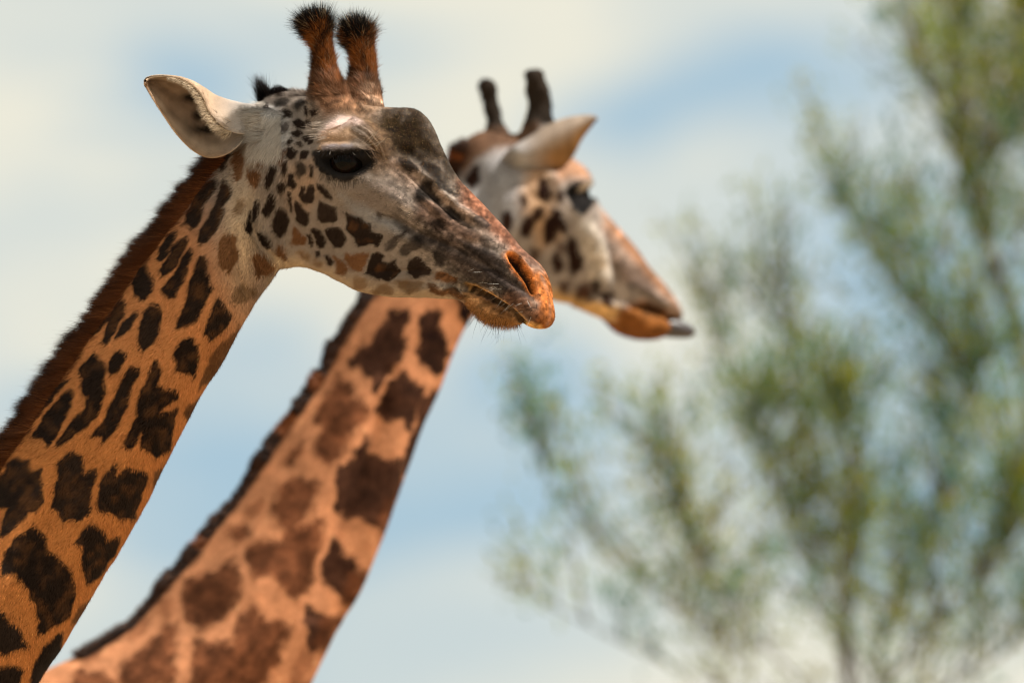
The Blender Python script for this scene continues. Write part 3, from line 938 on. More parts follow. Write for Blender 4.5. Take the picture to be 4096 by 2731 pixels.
        ('D', r5((765, 510), (810, 530), (900, 550), (960, 590), (960, 630), (1050, 690), (1050, 720), (1020, 770), (960, 750), (870, 760), (830, 700), (790, 620))),
        ('G', r5((1250, 640), (1210, 720), (1130, 790), (1100, 800), (1110, 750), (1180, 690))),
        ('G', r5((1290, 700), (1390, 690), (1390, 760), (1330, 800), (1270, 810), (1210, 840), (1190, 820), (1230, 770), (1280, 760))),
        ('M', r5((770, 830), (800, 840), (860, 840), (900, 825), (945, 825), (910, 890), (895, 970), (860, 975), (810, 930), (760, 870))),
        ('D', r5((980, 840), (1030, 830), (1080, 860), (1050, 915), (1100, 910), (1165, 885), (1170, 930), (1190, 960), (1170, 1000), (1110, 1030), (1040, 1020), (945, 980), (945, 920))),
        ('D', r5((1270, 880), (1340, 870), (1390, 890), (1410, 930), (1440, 960), (1430, 1000), (1340, 1005), (1260, 985), (1260, 930))),
        ('G', r5((1470, 830), (1530, 800), (1560, 880), (1530, 930), (1480, 910))),
        ('M', r5((680, 845), (710, 870), (770, 930), (785, 960), (740, 1000), (700, 985), (700, 930))),
        ('D', r5((610, 860), (640, 850), (660, 890), (640, 910), (615, 890))),
        ('D', r5((530, 820), (555, 815), (560, 845), (540, 850))),
        ('L', r5((380, 830), (420, 820), (480, 850), (470, 885), (420, 870))),
        ('L', r5((520, 880), (570, 910), (550, 925), (520, 900))),
        ('L', r5((820, 1040), (850, 1020), (940, 1040), (930, 1070), (870, 1110), (830, 1080))),
        ('L', r5((1040, 1090), (1100, 1075), (1150, 1100), (1130, 1150), (1000, 1150), (980, 1120))),
        ('L', r5((1190, 1050), (1250, 1050), (1340, 1045), (1395, 1070), (1360, 1110), (1280, 1140), (1210, 1110))),
        ('M', r5((1430, 1080), (1490, 1090), (1540, 1110), (1650, 1110), (1710, 1170), (1700, 1190), (1560, 1150), (1450, 1140))),
        ('M', r5((1490, 990), (1580, 1000), (1650, 1040), (1640, 1060), (1540, 1020), (1490, 1030))),
        ('B', r5((1320, 330), (1400, 260), (1460, 270), (1480, 370), (1530, 420), (1440, 410), (1330, 410))),
        ('B', r5((1190, 90), (1280, 100), (1330, 150), (1330, 170), (1260, 170), (1200, 130))),
        ('B', r5((1360, 110), (1480, 110), (1550, 250), (1640, 350), (1600, 350), (1520, 320), (1440, 200))),
        ('B', r5((1560, 450), (1640, 470), (1720, 550), (1680, 560), (1600, 530))),
        ('D', r5((1460, 600), (1500, 560), (1560, 580), (1560, 640), (1500, 660))),
        ('G', r5((1790, 530), (1850, 540), (1920, 610), (1900, 640), (1800, 580))),
        ('G', r5((1015, 500), (1060, 510), (1050, 540), (1020, 530))),
        ('D', r4((265, 880), (320, 870), (340, 900), (330, 940), (290, 930))),
        ('D', r4((350, 970), (390, 940), (435, 970), (420, 1010), (370, 1015))),
        ('G', r4((220, 980), (260, 970), (300, 990), (300, 1040), (260, 1050), (215, 1020))),
        ('D', r4((330, 1070), (380, 1040), (405, 1050), (380, 1070))),
        ('D', r4((415, 1080), (440, 1070), (455, 1095), (430, 1115))),
        ('D', r4((300, 1130), (320, 1115), (335, 1130), (315, 1165))),
        ('D', r4((370, 1140), (395, 1135), (410, 1160), (395, 1175))),
        ('B', r4((220, 800), (280, 780), (330, 810), (300, 840), (220, 840))),
        ('B', r4((360, 830), (420, 790), (450, 830), (380, 870))),
        ('D', r4((450, 860), (470, 880), (465, 920), (448, 900))),
        ('D', r4((490, 890), (540, 880), (540, 920), (500, 935))),
        ('D', r4((455, 960), (480, 960), (480, 1030), (455, 1010))),
        ('D', r4((220, 740), (270, 735), (280, 760), (230, 765))),
        ('D', r4((280, 710), (310, 708), (305, 725))),
        ('D', r4((90, 820), (140, 815), (150, 850), (100, 840))),
        ('D', r4((455, 1085), (495, 1090), (490, 1130), (460, 1130))),
        ('D', r4((488, 1330), (502, 1330), (500, 1420), (488, 1400))),
        ('M', r4((195, 1200), (215, 1190), (225, 1250), (205, 1270))),
        ('M', r4((272, 1190), (290, 1190), (286, 1228), (276, 1226))),
    ]
    for kind, poly in spots:
        cc, fe, al_ = pal[kind]
        jit = .8 + .5 * rng.random()
        c2 = cc * jit
        paint(C, qn, poly, c2, fe, al_, 5.0)
        if kind == 'D' and len(poly) > 9:   # brown shows through inside the big patches
            c = np.mean(poly, 0); pa = np.array(poly)
            lo_, hi_ = pa.min(0), pa.max(0)
            ix = np.nonzero((qn[:, 0] > lo_[0]) & (qn[:, 0] < hi_[0]) & (qn[:, 1] > lo_[1]) & (qn[:, 1] < hi_[1]))[0]
            k = .75 * np.clip(.15 + vnoise(qn[ix] / 32 + c, 21) + .4 * vnoise(qn[ix] / 12 + c, 22), 0, 1) * (sd_poly(poly, qn[ix]) > 4)
            C[ix] = C[ix] * (1 - k[:, None]) + BROWN * .85 * k[:, None]
    fm = smooth(qm[:, 0] + .5 * (900 - qm[:, 1]), 1500, 1750)
    C = C * np.exp(fm * (.55 * vnoise(qm / 13, 33) + .42 * vnoise(qm / 6, 34) + .32 * vnoise(qm / 40, 35)))[:, None]
    st_ = np.stack([(qm[:, 0] * .82 + qm[:, 1] * .57) / 70, (-qm[:, 0] * .57 + qm[:, 1] * .82) / 9], 1)
    fz = smooth(sd_poly([(1560, 700), (1760, 740), (1960, 900), (2080, 1040), (2130, 1190), (1980, 1150), (1840, 1100), (1620, 960), (1560, 860)], qm), -40, 40)
    C = C * np.exp(fz * (.55 * vnoise(st_, 36) + .3 * vnoise(qm / 18, 37)))[:, None]
    # bristle roots on the lip
    lz = smooth(sd_poly([(1900, 1080), (2000, 1110), (2110, 1190), (2190, 1200), (2190, 1290), (2120, 1270), (2020, 1210), (1910, 1140)], qm), -15, 25)
    dot = smooth(vnoise(qm / 6.5, 38), .45, .7) * lz * .75
    C = C * (1 - dot[:, None]) + BLK * dot[:, None]
    # small specks on the face
    sp = vnoise(qm / 7.5, 31) + .5 * vnoise(qm / 30, 32)
    msk = smooth(sp, .75, 1.0) * smooth(qm[:, 0], 1420, 1600) * (1 - smooth(qm[:, 1] - .35 * qm[:, 0], 470, 560)) * .7
    C = C * (1 - msk[:, None]) + DARK * msk[:, None]
    # hide outside the picture: plain patches
    vs = voro_spots(qn, 190, 5)
    out = np.maximum(smooth(-q[:, 0], 60, 130), smooth(q[:, 1], 2740, 2800))
    k = smooth(vs, -.04, .04) * out
    C = C * (1 - k[:, None]) + DARK * k[:, None]
    # horns
    for path, rad in horns:
        P_ = catmull(np.concatenate([path, rad[:, None]], 1), 60)
        d = np.full(len(S.V), 9.0); par = np.zeros(len(S.V))
        box = np.nonzero(q[:, 1] < 520)[0]
        for i in range(60):
            dd = np.linalg.norm(S.V[box] - P_[i, :3], axis=1) - P_[i, 3] * 1.25
            k = dd < d[box]; d[box[k]] = dd[k]; par[box[k]] = i / 59
        on = (d < .004)
        t1 = smooth(par + .06 * vnoise(q / 20, 41), .10, .38) * on
        C = C * (1 - t1[:, None]) + (np.array([.13, .045, .015]) * np.exp(.9 * vnoise(np.stack([q[:, 0] / 22, q[:, 1] / 60], 1), 43) - .8 * smooth(-q[:, 0], -1300, -1240))[:, None]) * t1[:, None]  # left side painted darker, as the side away from the sun
        t2 = smooth(par + .07 * vnoise(q / 26, 42), .66, .78) * on
        C = C * (1 - t2[:, None]) + BLK * t2[:, None]
    hm = smooth(-q[:, 1], -480, -400) * smooth(q[:, 1], 230, 290) * smooth(q[:, 0], 1190, 1240)
    C = C * np.exp(hm * (.7 * vnoise(q / 11, 44) + .5 * vnoise(q / 25, 45)))[:, None]
    # mane strip skin
    mline = [(1075, 340), (1000, 430), (900, 570), (780, 720), (655, 880), (515, 1062), (372, 1270), (228, 1468), (88, 1680), (-60, 1900), (-360, 2370)]
    dm, pm = d_line(mline, q)
    t = 1 - smooth(dm + 14 * vnoise(q / 30, 51), 22, 56)
    t *= 1 - smooth(q[:, 0], 880, 915)
    C = C * (1 - t[:, None]) + np.array([.06, .022, .011]) * t[:, None]
    C *= (1 + .10 * vnoise(q / 60, 61) + .08 * vnoise(q / 15, 62))[:, None]
    C = np.clip(C, .004, .9)

    # ---------------- ears (same mesh)
    z = lambda x, y: (560 + x / 3.92, 240 + y / 3.92)
    est = [((1900, 700), (1860, 1130), (1950, 900), (1900, 1180)), ((1650, 685), (1610, 1165), (1700, 900), (1660, 1225)), ((1450, 630), (1330, 1080), (1480, 930), (1520, 1370)),
           ((1200, 540), (1085, 830), (1200, 960), (1310, 1500)), ((1020, 432), (985, 610), (960, 890), (1060, 1530)),
           ((850, 350), (832, 415), (740, 760), (810, 1405)), ((650, 288), (642, 312), (510, 620), (570, 1160)),
           ((430, 260), (430, 272), (330, 480), (375, 880)), ((250, 258), (250, 268), (190, 400), (220, 640)),
           ((140, 283), (141, 290), (115, 350), (115, 455)), ((95, 320), (95, 322), (84, 355), (88, 390))]
    est = [tuple(z(*p) for p in s) for s in est]
    elat = []
    elat.append((.035, .045, .01, .035))
    for i in range(10):
        s_ = i / 9
        b0 = .080 + .075 * s_
        cup = .055 * math.sin(min(s_ * 1.25 + .12, 1) * math.pi * .9) ** .7 if i < 9 else 0
        elat.append((b0 - .01, b0 + .6 * cup * (1 - s_), b0 - cup, b0 + .012 * math.sin(s_ * math.pi)))
    EV, EF, EP, EG, EN = ear_shell(FH, est, elat, m=50)
    nE = len(EV)
    eq = project(EV)
    inner = np.zeros(nE, bool)
    # colours: s along, r across (0 = rolled rim, .35 = top outline, 1 = lower rim)
    s_, r_ = EP[:, 0], EP[:, 1]
    EC = np.tile(np.array([.42, .315, .225]), (nE, 1))
    pink = np.exp(-((r_ - .62) / .22) ** 2) * smooth(s_, .1, .5)
    EC = EC * (1 - .5 * pink[:, None]) + np.array([.32, .225, .175]) * .5 * pink[:, None]
    rimd = np.maximum(smooth(r_, .9, 1), smooth(s_, .93, 1))
    EC = EC * (1 - .55 * rimd[:, None]) + np.array([.25, .13, .06]) * .55 * rimd[:, None]
    outer = smooth(-r_, -.36, -.26) * (1 - smooth(s_, .62, .8))
    EC = EC * (1 - outer[:, None]) + np.array([.36, .255, .175]) * outer[:, None]
    dk = 1.3 * np.exp(-((eq[:, 0] - 822) / 50) ** 2 - ((eq[:, 1] - 520) / 20) ** 2) + 1.2 * np.exp(-((eq[:, 0] - 762) / 40) ** 2 - ((eq[:, 1] - 392) / 20) ** 2) + 1.2 * np.exp(-((eq[:, 0] - 792) / 24) ** 2 - ((eq[:, 1] - 462) / 26) ** 2)
    dk = np.clip(dk, 0, 1) * (r_ > .34)
    EC = EC * (1 - .95 * dk[:, None]) + BLK * .95 * dk[:, None]
    EC *= (1 + .22 * vnoise(eq / 30, 71) + .12 * vnoise(eq / 9, 72) + .22 * vnoise(np.stack([r_ * 13, s_ * 3], 1), 73))[:, None]
    eb = (1 - smooth(s_, .08, .36))[:, None]
    EC = EC * (1 - .8 * eb) + WHITE * .72 * .8 * eb
    # far ear: mirrored, carried lower and smaller
    base = FH.P(1000, 480, .08)
    MV = EV - 2 * FH.lat(EV)[:, None] * FH.n
    mb = base - 2 * FH.lat(base) * FH.n
    ang = math.radians(28); R = np.array([[math.cos(ang), 0, math.sin(ang)], [0, 1, 0], [-math.sin(ang), 0, math.cos(ang)]])
    MV = mb + ((MV - mb) * .85) @ R.T + np.array([.05, 0, -.03])
    # ---------------- trunk and legs out of frame
    rb = Raw()
    chest = FN.P(-760, 3420)
    trunk_legs(rb, FN, chest, 1.15, 0)
    TV = np.concatenate(rb.V)
    tq = project(TV)
    TC = np.where((voro_spots(np.stack([TV[:, 0] + TV[:, 1] * .5, TV[:, 2]], 1) , .16, 9) > 0)[:, None], BROWN * .7, TAN)
    nS = len(S.V)
    V_all = np.concatenate([S.V, EV, MV, TV]); C_all = np.concatenate([C, EC, EC, TC])
    flat = list(S.Q.ravel()); sizes = [4] * len(S.Q)
    for F_, off in ((EF, nS), ([f[::-1] for f in EF], nS + nE), (rb.F, nS + 2 * nE)):
        for f in F_:
            flat += [i + off for i in f]; sizes.append(len(f))
    me = mesh_np('body', V_all, flat, sizes, C_all)
    obj('body', me, M_SKIN, root)

    # ---------------- eyes
    eyes = []
    for sgn in (1, -1):
        sel = np.nonzero((np.hypot(qm[:, 0] - 1376, qm[:, 1] - 652) < 60) & (lat * sgn > 0))[0]
        edge = np.nonzero((np.abs(np.hypot((qm[:, 0] - 1376) / 1.5, qm[:, 1] - 652) - 60) < 12) & (lat * sgn > 0))[0]
        cN = unit(Nn[edge].mean(0)); cP = S.V[edge].mean(0)
        r = .030
        eyes.append(ball('eye', cP - cN * (r - .001) + np.array([0, 0, .001]), r, cN, M_EYE, root))
    eye_near = cP

    # ---------------- short coat
    tri = np.concatenate([S.Q[:, [0, 1, 2]], S.Q[:, [0, 2, 3]]])
    a = S.V[tri[:, 0]]; b = S.V[tri[:, 1]]; c = S.V[tri[:, 2]]
    fn = np.cross(b - a, c - a); ar = np.linalg.norm(fn, axis=1) / 2
    fn = unit(fn)
    toc = unit(CAM - (a + b + c) / 3)
    face = (fn * toc).sum(1)
    tq_ = q[tri[:, 0]]
    wgt = ar * np.where(face > -.25, 1, .12) * np.where(tq_[:, 0] > 1000, 1.7, 1.0) * ((tq_[:, 1] < 2900) & (tq_[:, 0] > -150))
    NS = 290000
    pick = rng.choice(len(tri), NS, p=wgt / wgt.sum())
    r_1 = np.sqrt(rng.random(NS)); r_2 = rng.random(NS)
    Pp = a[pick] * (1 - r_1)[:, None] + b[pick] * (r_1 * (1 - r_2))[:, None] + c[pick] * (r_1 * r_2)[:, None]
    ci = tri[pick, rng.integers(0, 3, NS)]
    pn = Nn[tri[pick, 0]]; pc = C[ci]; pq = qm[ci]; pq0 = q[ci]
    ctl = [((2150, 1250), (-.6, -.2)), ((2000, 1150), (-.9, .2)), ((2000, 900), (-.7, -.6)), ((1800, 700), (-.5, -.8)), ((1650, 480), (-.7, -.6)), ((1500, 480), (-.8, -.5)),
           ((1350, 520), (-1, -.2)), ((1750, 850), (-.8, -.5)), ((1600, 800), (-.6, -.4)), ((1700, 1050), (-.9, .4)), ((1500, 1050), (-.8, .6)), ((1400, 900), (-.6, .8)), ((1350, 760), (-.6, .7)),
           ((1200, 700), (-.5, .9)), ((1200, 950), (-.6, .8)), ((1200, 500), (-.7, .5)), ((1080, 450), (-.1, 1)), ((1060, 700), (-.2, 1)), ((1000, 1000), (-.3, 1)), ((900, 700), (-.7, .7)), ((800, 1000), (-.55, .83)),
           ((500, 1500), (-.55, .83)), ((300, 2000), (-.5, .86)), ((100, 2500), (-.45, .9)), ((1750, 1180), (-.9, .5)), ((1950, 1250), (-.8, .6)), ((1300, 300), (-.35, -.6)), ((1280, 150), (-.3, -.9)), ((1450, 250), (-.3, -.8)), ((1480, 400), (-.5, -.6))]
    fd = field(pq, ctl)
    D = img_dir(fd[:, 0], fd[:, 1]) + .22 * rng.normal(size=(NS, 3))
    T = tangent(D, pn)
    ln = np.where(pq[:, 0] > 1150, .0055, .0085) * (0.6 + .8 * rng.random(NS))
    ln = ln * np.where(pq[:, 0] > 1850, .8, 1)
    hornm = (pq0[:, 1] < 385) & (pq0[:, 0] > 1170)
    ln = np.where(hornm, .012 * (.7 + .8 * rng.random(NS)), ln)
    inside_eye = sd_poly(eyehole, pq) > -10
    nost = d_line(slit, pq)[0] < 9
    keep = ~(inside_eye | nost)
    lum = rng.normal(size=NS)
    pcc = pc * np.exp(.34 * lum)[:, None]
    boss = sd_poly([(1440, 440), (1700, 400), (1780, 520), (1920, 800), (1850, 850), (1700, 760), (1560, 680), (1480, 600)], pq) > 0
    gold = boss & (rng.random(NS) < .07)
    pcc[gold] = np.array([.40, .28, .12])  # pale strands painted as sunlit hair tips
    ln = np.where(gold, .0042, ln)
    brn = boss & (rng.random(NS) < .30) & ~gold
    pcc[brn] = np.array([.070, .033, .013]) * (.6 + .8 * rng.random((brn.sum(), 1)))
    H = Hair()
    lift1 = np.where(hornm, .8, .38) * (0.6 + .8 * rng.random(NS))
    H.add(*strands(Pp[keep], T[keep], pn[keep], ln[keep], np.where(pq[keep, 0] > 1150, .0009, .0012), pcc[keep], .12, lift1[keep], 1.12, .25 * rng.normal(size=(keep.sum(), 3))))
    H.obj('coat', M_HAIR, root, kind='stuff')

    # ---------------- mane
    H = Hair()
    msel = np.nonzero((dm < 44) & (q[:, 0] < 905) & (q[:, 0] > -200) & (q[:, 1] > 420) & ((Nn @ UPV - Nn @ RGT * .6 > .10) | (dm < 34)))[0]
    NM = 46000
    ri = rng.choice(msel, NM)
    P_ = S.V[ri] + .0015 * rng.normal(size=(NM, 3)); n_ = Nn[ri]; dq = dm[ri]; uq = q[ri]
    clump = vnoise(np.stack([pm[ri] * 260, FN.lat(P_) / .02], 1), 81)
    clump2 = vnoise(np.stack([pm[ri] * 75, FN.lat(P_) / .03], 1), 82)
    D = img_dir(-1 + .25 * rng.normal(size=NM) * .5, .08 + .30 * clump + .16 * clump2 + .07 * rng.normal(size=NM)) + FN.n * (.10 * rng.normal(size=NM))[:, None]
    T = unit(D * .9 + n_ * .25)
    L = .036 * (0.66 + .34 * rng.random(NM) + .34 * clump2 + .22 * clump) * (1 - .25 * smooth(dq, 10, 46)) * np.where(rng.random(NM) < .03, 1.35, 1)
    edge_ = smooth(-dq, -34, -6)
    cb = np.array([.18, .058, .018]); ck = np.array([.012, .009, .009])
    mixv = np.clip(.08 + .5 * edge_ + .35 * vnoise(np.stack([pm[ri] * 40, dq / 30], 1), 83) + .2 * rng.normal(size=NM), 0, 1)
    c0 = cb * (1 - mixv[:, None]) + ck * mixv[:, None]
    red = rng.random(NM) < .14 + .16 * vnoise(np.stack([pm[ri] * 60, dq / 20], 1), 84)
    c0[red] = c0[red] * .4 + np.array([.42, .15, .045]) * .6
    c1 = c0 * .35 + ck * .65
    H.add(*strands(P_, T, n_, L, .0008, c0, .02, .12, c1, .18 * rng.normal(size=(NM, 3)), seg=3))
    ms2 = np.nonzero((dm > 36) & (dm < 66) & (q[:, 0] < 900) & (q[:, 0] > -200) & (q[:, 1] > 560) & (Nn @ RGT < .35))[0]
    nb = 7000
    ri = rng.choice(ms2, nb)
    okb = rng.random(nb) < .5 + .6 * vnoise(np.stack([pm[ri] * 110, 0 * pm[ri]], 1), 85) - smooth(dm[ri], 44, 66) * .5
    ri = ri[okb]; nb = len(ri)
    H.add(*strands(S.V[ri], tangent(img_dir(-1 + .2 * rng.normal(size=nb), .25 + .2 * rng.normal(size=nb)), Nn[ri]), Nn[ri], .022 * (.5 + rng.random(nb)), .0009, np.array([.085, .026, .010]) * (.5 + rng.random((nb, 1))), .05, .3, .8, .2 * rng.normal(size=(nb, 3)), seg=3))
    # dark crest tuft on the poll
    tsel = np.nonzero((q[:, 0] > 985) & (q[:, 0] < 1165) & (q[:, 1] < 470) & (np.abs(FH.lat(S.V)) < .016) & (Nn @ UPV > .3))[0]
    if len(tsel):
        n2 = 3600
        ri = rng.choice(tsel, n2)
        P_ = S.V[ri]; uu = q[ri, 0]
        hgt = .004 + .042 * np.exp(-((uu - 1062) / 15) ** 2) + .012 * np.exp(-((uu - 1110) / 32) ** 2)
        D = img_dir(-.25 - .5 * np.exp(-((uu - 1020) / 30) ** 2) + .22 * rng.normal(size=n2) - .006 * (uu - 1060) * (np.abs(uu - 1060) < 45), -1 + .15 * rng.normal(size=n2))
        H.add(*strands(P_, unit(D), Nn[ri], hgt * (.6 + .6 * rng.random(n2)), .0007, np.tile(ck, (n2, 1)) * (.7 + rng.random((n2, 1))), 0, .1, 1.0, .15 * rng.normal(size=(n2, 3)), seg=3))
    H.obj('mane', M_MANE, root)

    # ---------------- horn tufts
    for path, rad in horns:
        H = Hair()
        P_ = catmull(np.concatenate([path, rad[:, None]], 1), 60)
        n3 = 15000
        box = np.nonzero((q[:, 1] < 455) & (q[:, 0] > 1150) & (q[:, 0] < 1580))[0]
        d = np.min(np.stack([np.linalg.norm(S.V[box] - P_[i, :3], axis=1) - 1.3 * P_[i, 3] for i in range(8, 60)]), 0)
        par = np.argmin(np.stack([np.linalg.norm(S.V[box] - P_[i, :3], axis=1) for i in range(8, 60)]), 0) / 51
        ok = d < .002
        bx = box[ok]; pr = par[ok]
        w_ = .06 + .35 * smooth(pr, .05, .3) + .9 * smooth(pr, .5, .78)
        k = rng.choice(len(bx), n3, p=w_ / w_.sum())
        ri = bx[k]; pk = pr[k]
        ax = unit(P_[59, :3] - P_[30, :3])
        cl = vnoise(S.V[ri] / .012, 91)
        D = ax * (.70 + .3 * cl)[:, None] + Nn[ri] * (.60 + .35 * smooth(pk, .4, .8))[:, None] + img_dir(-.25 * np.ones(n3), 0 * np.ones(n3)) + .22 * rng.normal(size=(n3, 3))
        L = (.007 + .006 * smooth(pk, .1, .4) + .012 * smooth(pk, .5, .85)) * (.55 + .9 * rng.random(n3) ** 2 + .35 * (rng.random(n3) < .06)) * (1.05 + .4 * cl)
        tone = np.maximum(smooth(pk + .08 * rng.normal(size=n3) + .12 * vnoise(q[ri] / 24, 92), .55, .68), .85 * smooth(vnoise(np.stack([q[ri, 0] / 18, q[ri, 1] / 60], 1), 93), .05, .45))
        c0 = np.array([.27, .092, .022]) * (.6 + .8 * rng.random((n3, 1)))
        c0 = c0 * (1 - tone[:, None]) + BLK * 1.3 * (.6 + .8 * rng.random((n3, 1))) * tone[:, None]
        kb = smooth(pk, .02, .34)[:, None]; c0 = C[ri] * (1 - kb) + c0 * kb
        lt = rng.random(n3) < .05
        c0[lt] = np.array([.34, .24, .14])
        H.add(*strands(S.V[ri], unit(D), Nn[ri], L, .00075, c0, 0, .1, .9, .35 * rng.normal(size=(n3, 3)), seg=3))
        H.obj('horn_tuft', M_MANE, root)

    # ---------------- ear hair
    H = Hair()
    m_, k_ = 50, 26
    n4 = 7000
    si = rng.integers(8, 34, n4); rj = rng.integers(0, 3, n4)
    P_ = EG[si, rj]; D = img_dir(-.75 + .35 * rng.normal(size=n4), .55 + .35 * rng.normal(size=n4)) + FH.n * .25
    L = .020 * (.5 + rng.random(n4)) * (1 - si / 50)
    c0 = np.where((rng.random(n4) < .3)[:, None], np.array([.09, .06, .04]), np.array([.60, .47, .33])) * (.7 + .5 * rng.random((n4, 1)))
    nn4 = np.tile(FH.n, (n4, 1))
    H.add(*strands(P_, unit(D), nn4, L, .0006, c0, 0, .2, 1.0, .4 * rng.normal(size=(n4, 3)), seg=3))
    eb = (1 - smooth(s_, .08, .34))[:, None]
    n8 = 3800
    bx = np.nonzero((q[:, 0] > 985) & (q[:, 0] < 1065) & (q[:, 1] > 405) & (q[:, 1] < 560) & (FH.lat(S.V) > 0.02))[0]
    ri = rng.choice(bx, n8)
    D = img_dir(-.9 + .2 * rng.normal(size=n8), .35 + .25 * rng.normal(size=n8)) + FH.n * .25
    H.add(*strands(S.V[ri], unit(D), Nn[ri], .024 * (.5 + rng.random(n8)), .0008, np.array([.48, .43, .38]) * (.6 + .6 * rng.random((n8, 1))), .15, .3, 1.0, .2 * rng.normal(size=(n8, 3)), seg=3))
    # fine coat on both faces of the ear
    n5 = 26000
    si = rng.integers(0, m_ - 1, n5); rj = rng.integers(0, k_ - 1, n5)
    fr_ = rng.random((n5, 2))
    P_ = EG[si, rj] * (1 - fr_[:, :1]) + EG[si + 1, rj] * fr_[:, :1]; P_ = P_ + (EG[si, rj + 1] - EG[si, rj]) * fr_[:, 1:]
    nn_ = EN[si, rj]; fl = np.sign(((CAM - P_) * nn_).sum(1)); fl = np.where(rng.random(n5) < .35, -fl, fl)
    nn_ = nn_ * fl[:, None]
    T = tangent(unit(EG[np.minimum(si + 1, m_ - 1), rj] - EG[si, rj]) + .3 * rng.normal(size=(n5, 3)), nn_)
    c0 = EC[si * k_ + rj] * np.exp(.18 * rng.normal(size=(n5, 1)))
    H.add(*strands(P_ + nn_ * .0024, T, nn_, .0045 * (.6 + .8 * rng.random(n5)), .0006, c0, .1, .4, 1.1))
    # long white hair hanging below the ear root
    n6 = 3800
    bx = np.nonzero((q[:, 0] > 1005) & (q[:, 0] < 1130) & (q[:, 1] > 455) & (q[:, 1] < 610) & (FH.lat(S.V) > 0.02))[0]
    ri = rng.choice(bx, n6)
    D = img_dir(-.05 + .12 * rng.normal(size=n6), np.ones(n6))
    H.add(*strands(S.V[ri], tangent(D, Nn[ri]), Nn[ri], .022 * (.5 + rng.random(n6)), .0008, np.array([.58, .52, .46]) * (.6 + .6 * rng.random((n6, 1))), .15, .25, 1.0, .15 * rng.normal(size=(n6, 3)), seg=3))
    H.obj('ear_hair', M_HAIR, root)

    # ---------------- lashes, whiskers, chin beard
    H = Hair()

    osub = np.nonzero((lat > 0) & (qm[:, 0] > 1230) & (qm[:, 0] < 1560) & (qm[:, 1] > 450) & (qm[:, 1] < 740))[0]

    def onskin(u, v):
        return int(osub[np.argmin((qm[osub, 0] - u) ** 2 + (qm[osub, 1] - v) ** 2)])
    for k in range(150):
        f = rng.random()
        u = 1262 + f * 235; v = 603 + 8 * math.sin(f * 3) + (20 * (f - .75) if f > .75 else 0) + 4 * rng.random()
        i = onskin(u, v)
        D = img_dir(np.array([.25 + .7 * (f - .4) + .15 * rng.normal()]), np.array([.75 + .2 * rng.normal()]))[0] + FH.n * .75
        cc = BLK[None] if rng.random() < .97 else np.array([[.4, .35, .3]])
        H.add(*strands(S.V[i][None], unit(D)[None], FH.n[None], .018 + .010 * rng.random(), .0007, cc, 0, .1, 1.0, np.array([[.2, 0, .5]]), seg=3))
    for k in range(90):
        f = rng.random()
        i = onskin(1290 + f * 190, 690 + 28 * math.sin(f * math.pi))
        D = img_dir(np.array([-.3 + .8 * f]), np.array([1.0]))[0] + FH.n * .35
        H.add(*strands(S.V[i][None], unit(D)[None], FH.n[None], .012 + .008 * rng.random(), .0008, BLK[None], 0, .1, 1.0, None, seg=2))
    for k in range(14):
        i = onskin(1490 + 35 * rng.random() - 60 * rng.random(), 575 + 30 * rng.random())
        D = img_dir(np.array([.8]), np.array([-.5 + .2 * rng.normal()]))[0] + FH.n * .3
        H.add(*strands(S.V[i][None], unit(D)[None], FH.n[None], .024, .0006, np.array([[.35, .3, .25]]), 0, .1, 1.0, None, seg=2))
    for k in range(36):
        i = onskin(1262 + 60 * rng.random(), 480 + 90 * rng.random())
        D = img_dir(np.array([-1.0]), np.array([.15 * rng.normal() + .1]))[0] + FH.n * .2
        H.add(*strands(S.V[i][None], unit(D)[None], FH.n[None], .016 + .014 * rng.random(), .0005, np.array([[.42, .35, .3]]), 0, .1, 1.0, None, seg=2))
    H.obj('eyelashes', M_LASH, eyes[0])
    H = Hair()
    csel = np.nonzero((sd_poly([(1855, 1185), (1900, 1200), (1990, 1240), (2060, 1290), (2090, 1300), (1980, 1325), (1900, 1290), (1860, 1230)], qm) > 0))[0]
    n7 = 3200
    ri = rng.choice(csel, n7)
    low = smooth(q[ri, 1], 1200, 1300)
    D = img_dir(-.35 + .35 * rng.normal(size=n7), .9 + .25 * rng.normal(size=n7)) + .25 * Nn[ri]
    L = (.004 + .006 * rng.random(n7)) * (.5 + low)
    c0 = np.where((rng.random(n7) < .2)[:, None], np.array([.06, .03, .016]), np.array([.38, .18, .06])) * (.7 + .5 * rng.random((n7, 1)))
    H.add(*strands(S.V[ri], unit(D), Nn[ri], L, .0007, c0, .05, .2, .9, .3 * rng.normal(size=(n7, 3)), seg=3))
    wl = 42
    ri = rng.choice(csel, wl)
    H.add(*strands(S.V[ri], unit(img_dir(-.1 + .4 * rng.normal(size=wl), np.ones(wl)) + .4 * Nn[ri]), Nn[ri], .028 + .022 * rng.random(wl), .0005, np.tile(BLK * 2, (wl, 1)), 0, .1, 1.0, .3 * rng.normal(size=(wl, 3)), seg=3))
    lsel = np.nonzero((sd_poly([(1880, 1060), (2000, 1110), (2130, 1210), (2150, 1290), (2040, 1230), (1900, 1140)], qm) > 0) & (lat > 0))[0]
    wl = 26
    ri = rng.choice(lsel, wl)
    H.add(*strands(S.V[ri], unit(img_dir(-.6 + .4 * rng.normal(size=wl), .2 + .3 * rng.normal(size=wl)) + .5 * Nn[ri]), Nn[ri], .010 + .014 * rng.random(wl), .0005, np.tile(np.array([.5, .48, .45]), (wl, 1)), 0, .1, 1.0, None, seg=2))
    H.obj('whiskers', M_HAIR, root)
    print('near body', len(S.V), 'verts; eye depth', (eye_near - CAM) @ FWD)
    root['label'] = 'sharply focused giraffe in front, dark forehead, orange muzzle, tufted horns and reddish mane'
    root['category'] = 'giraffe'
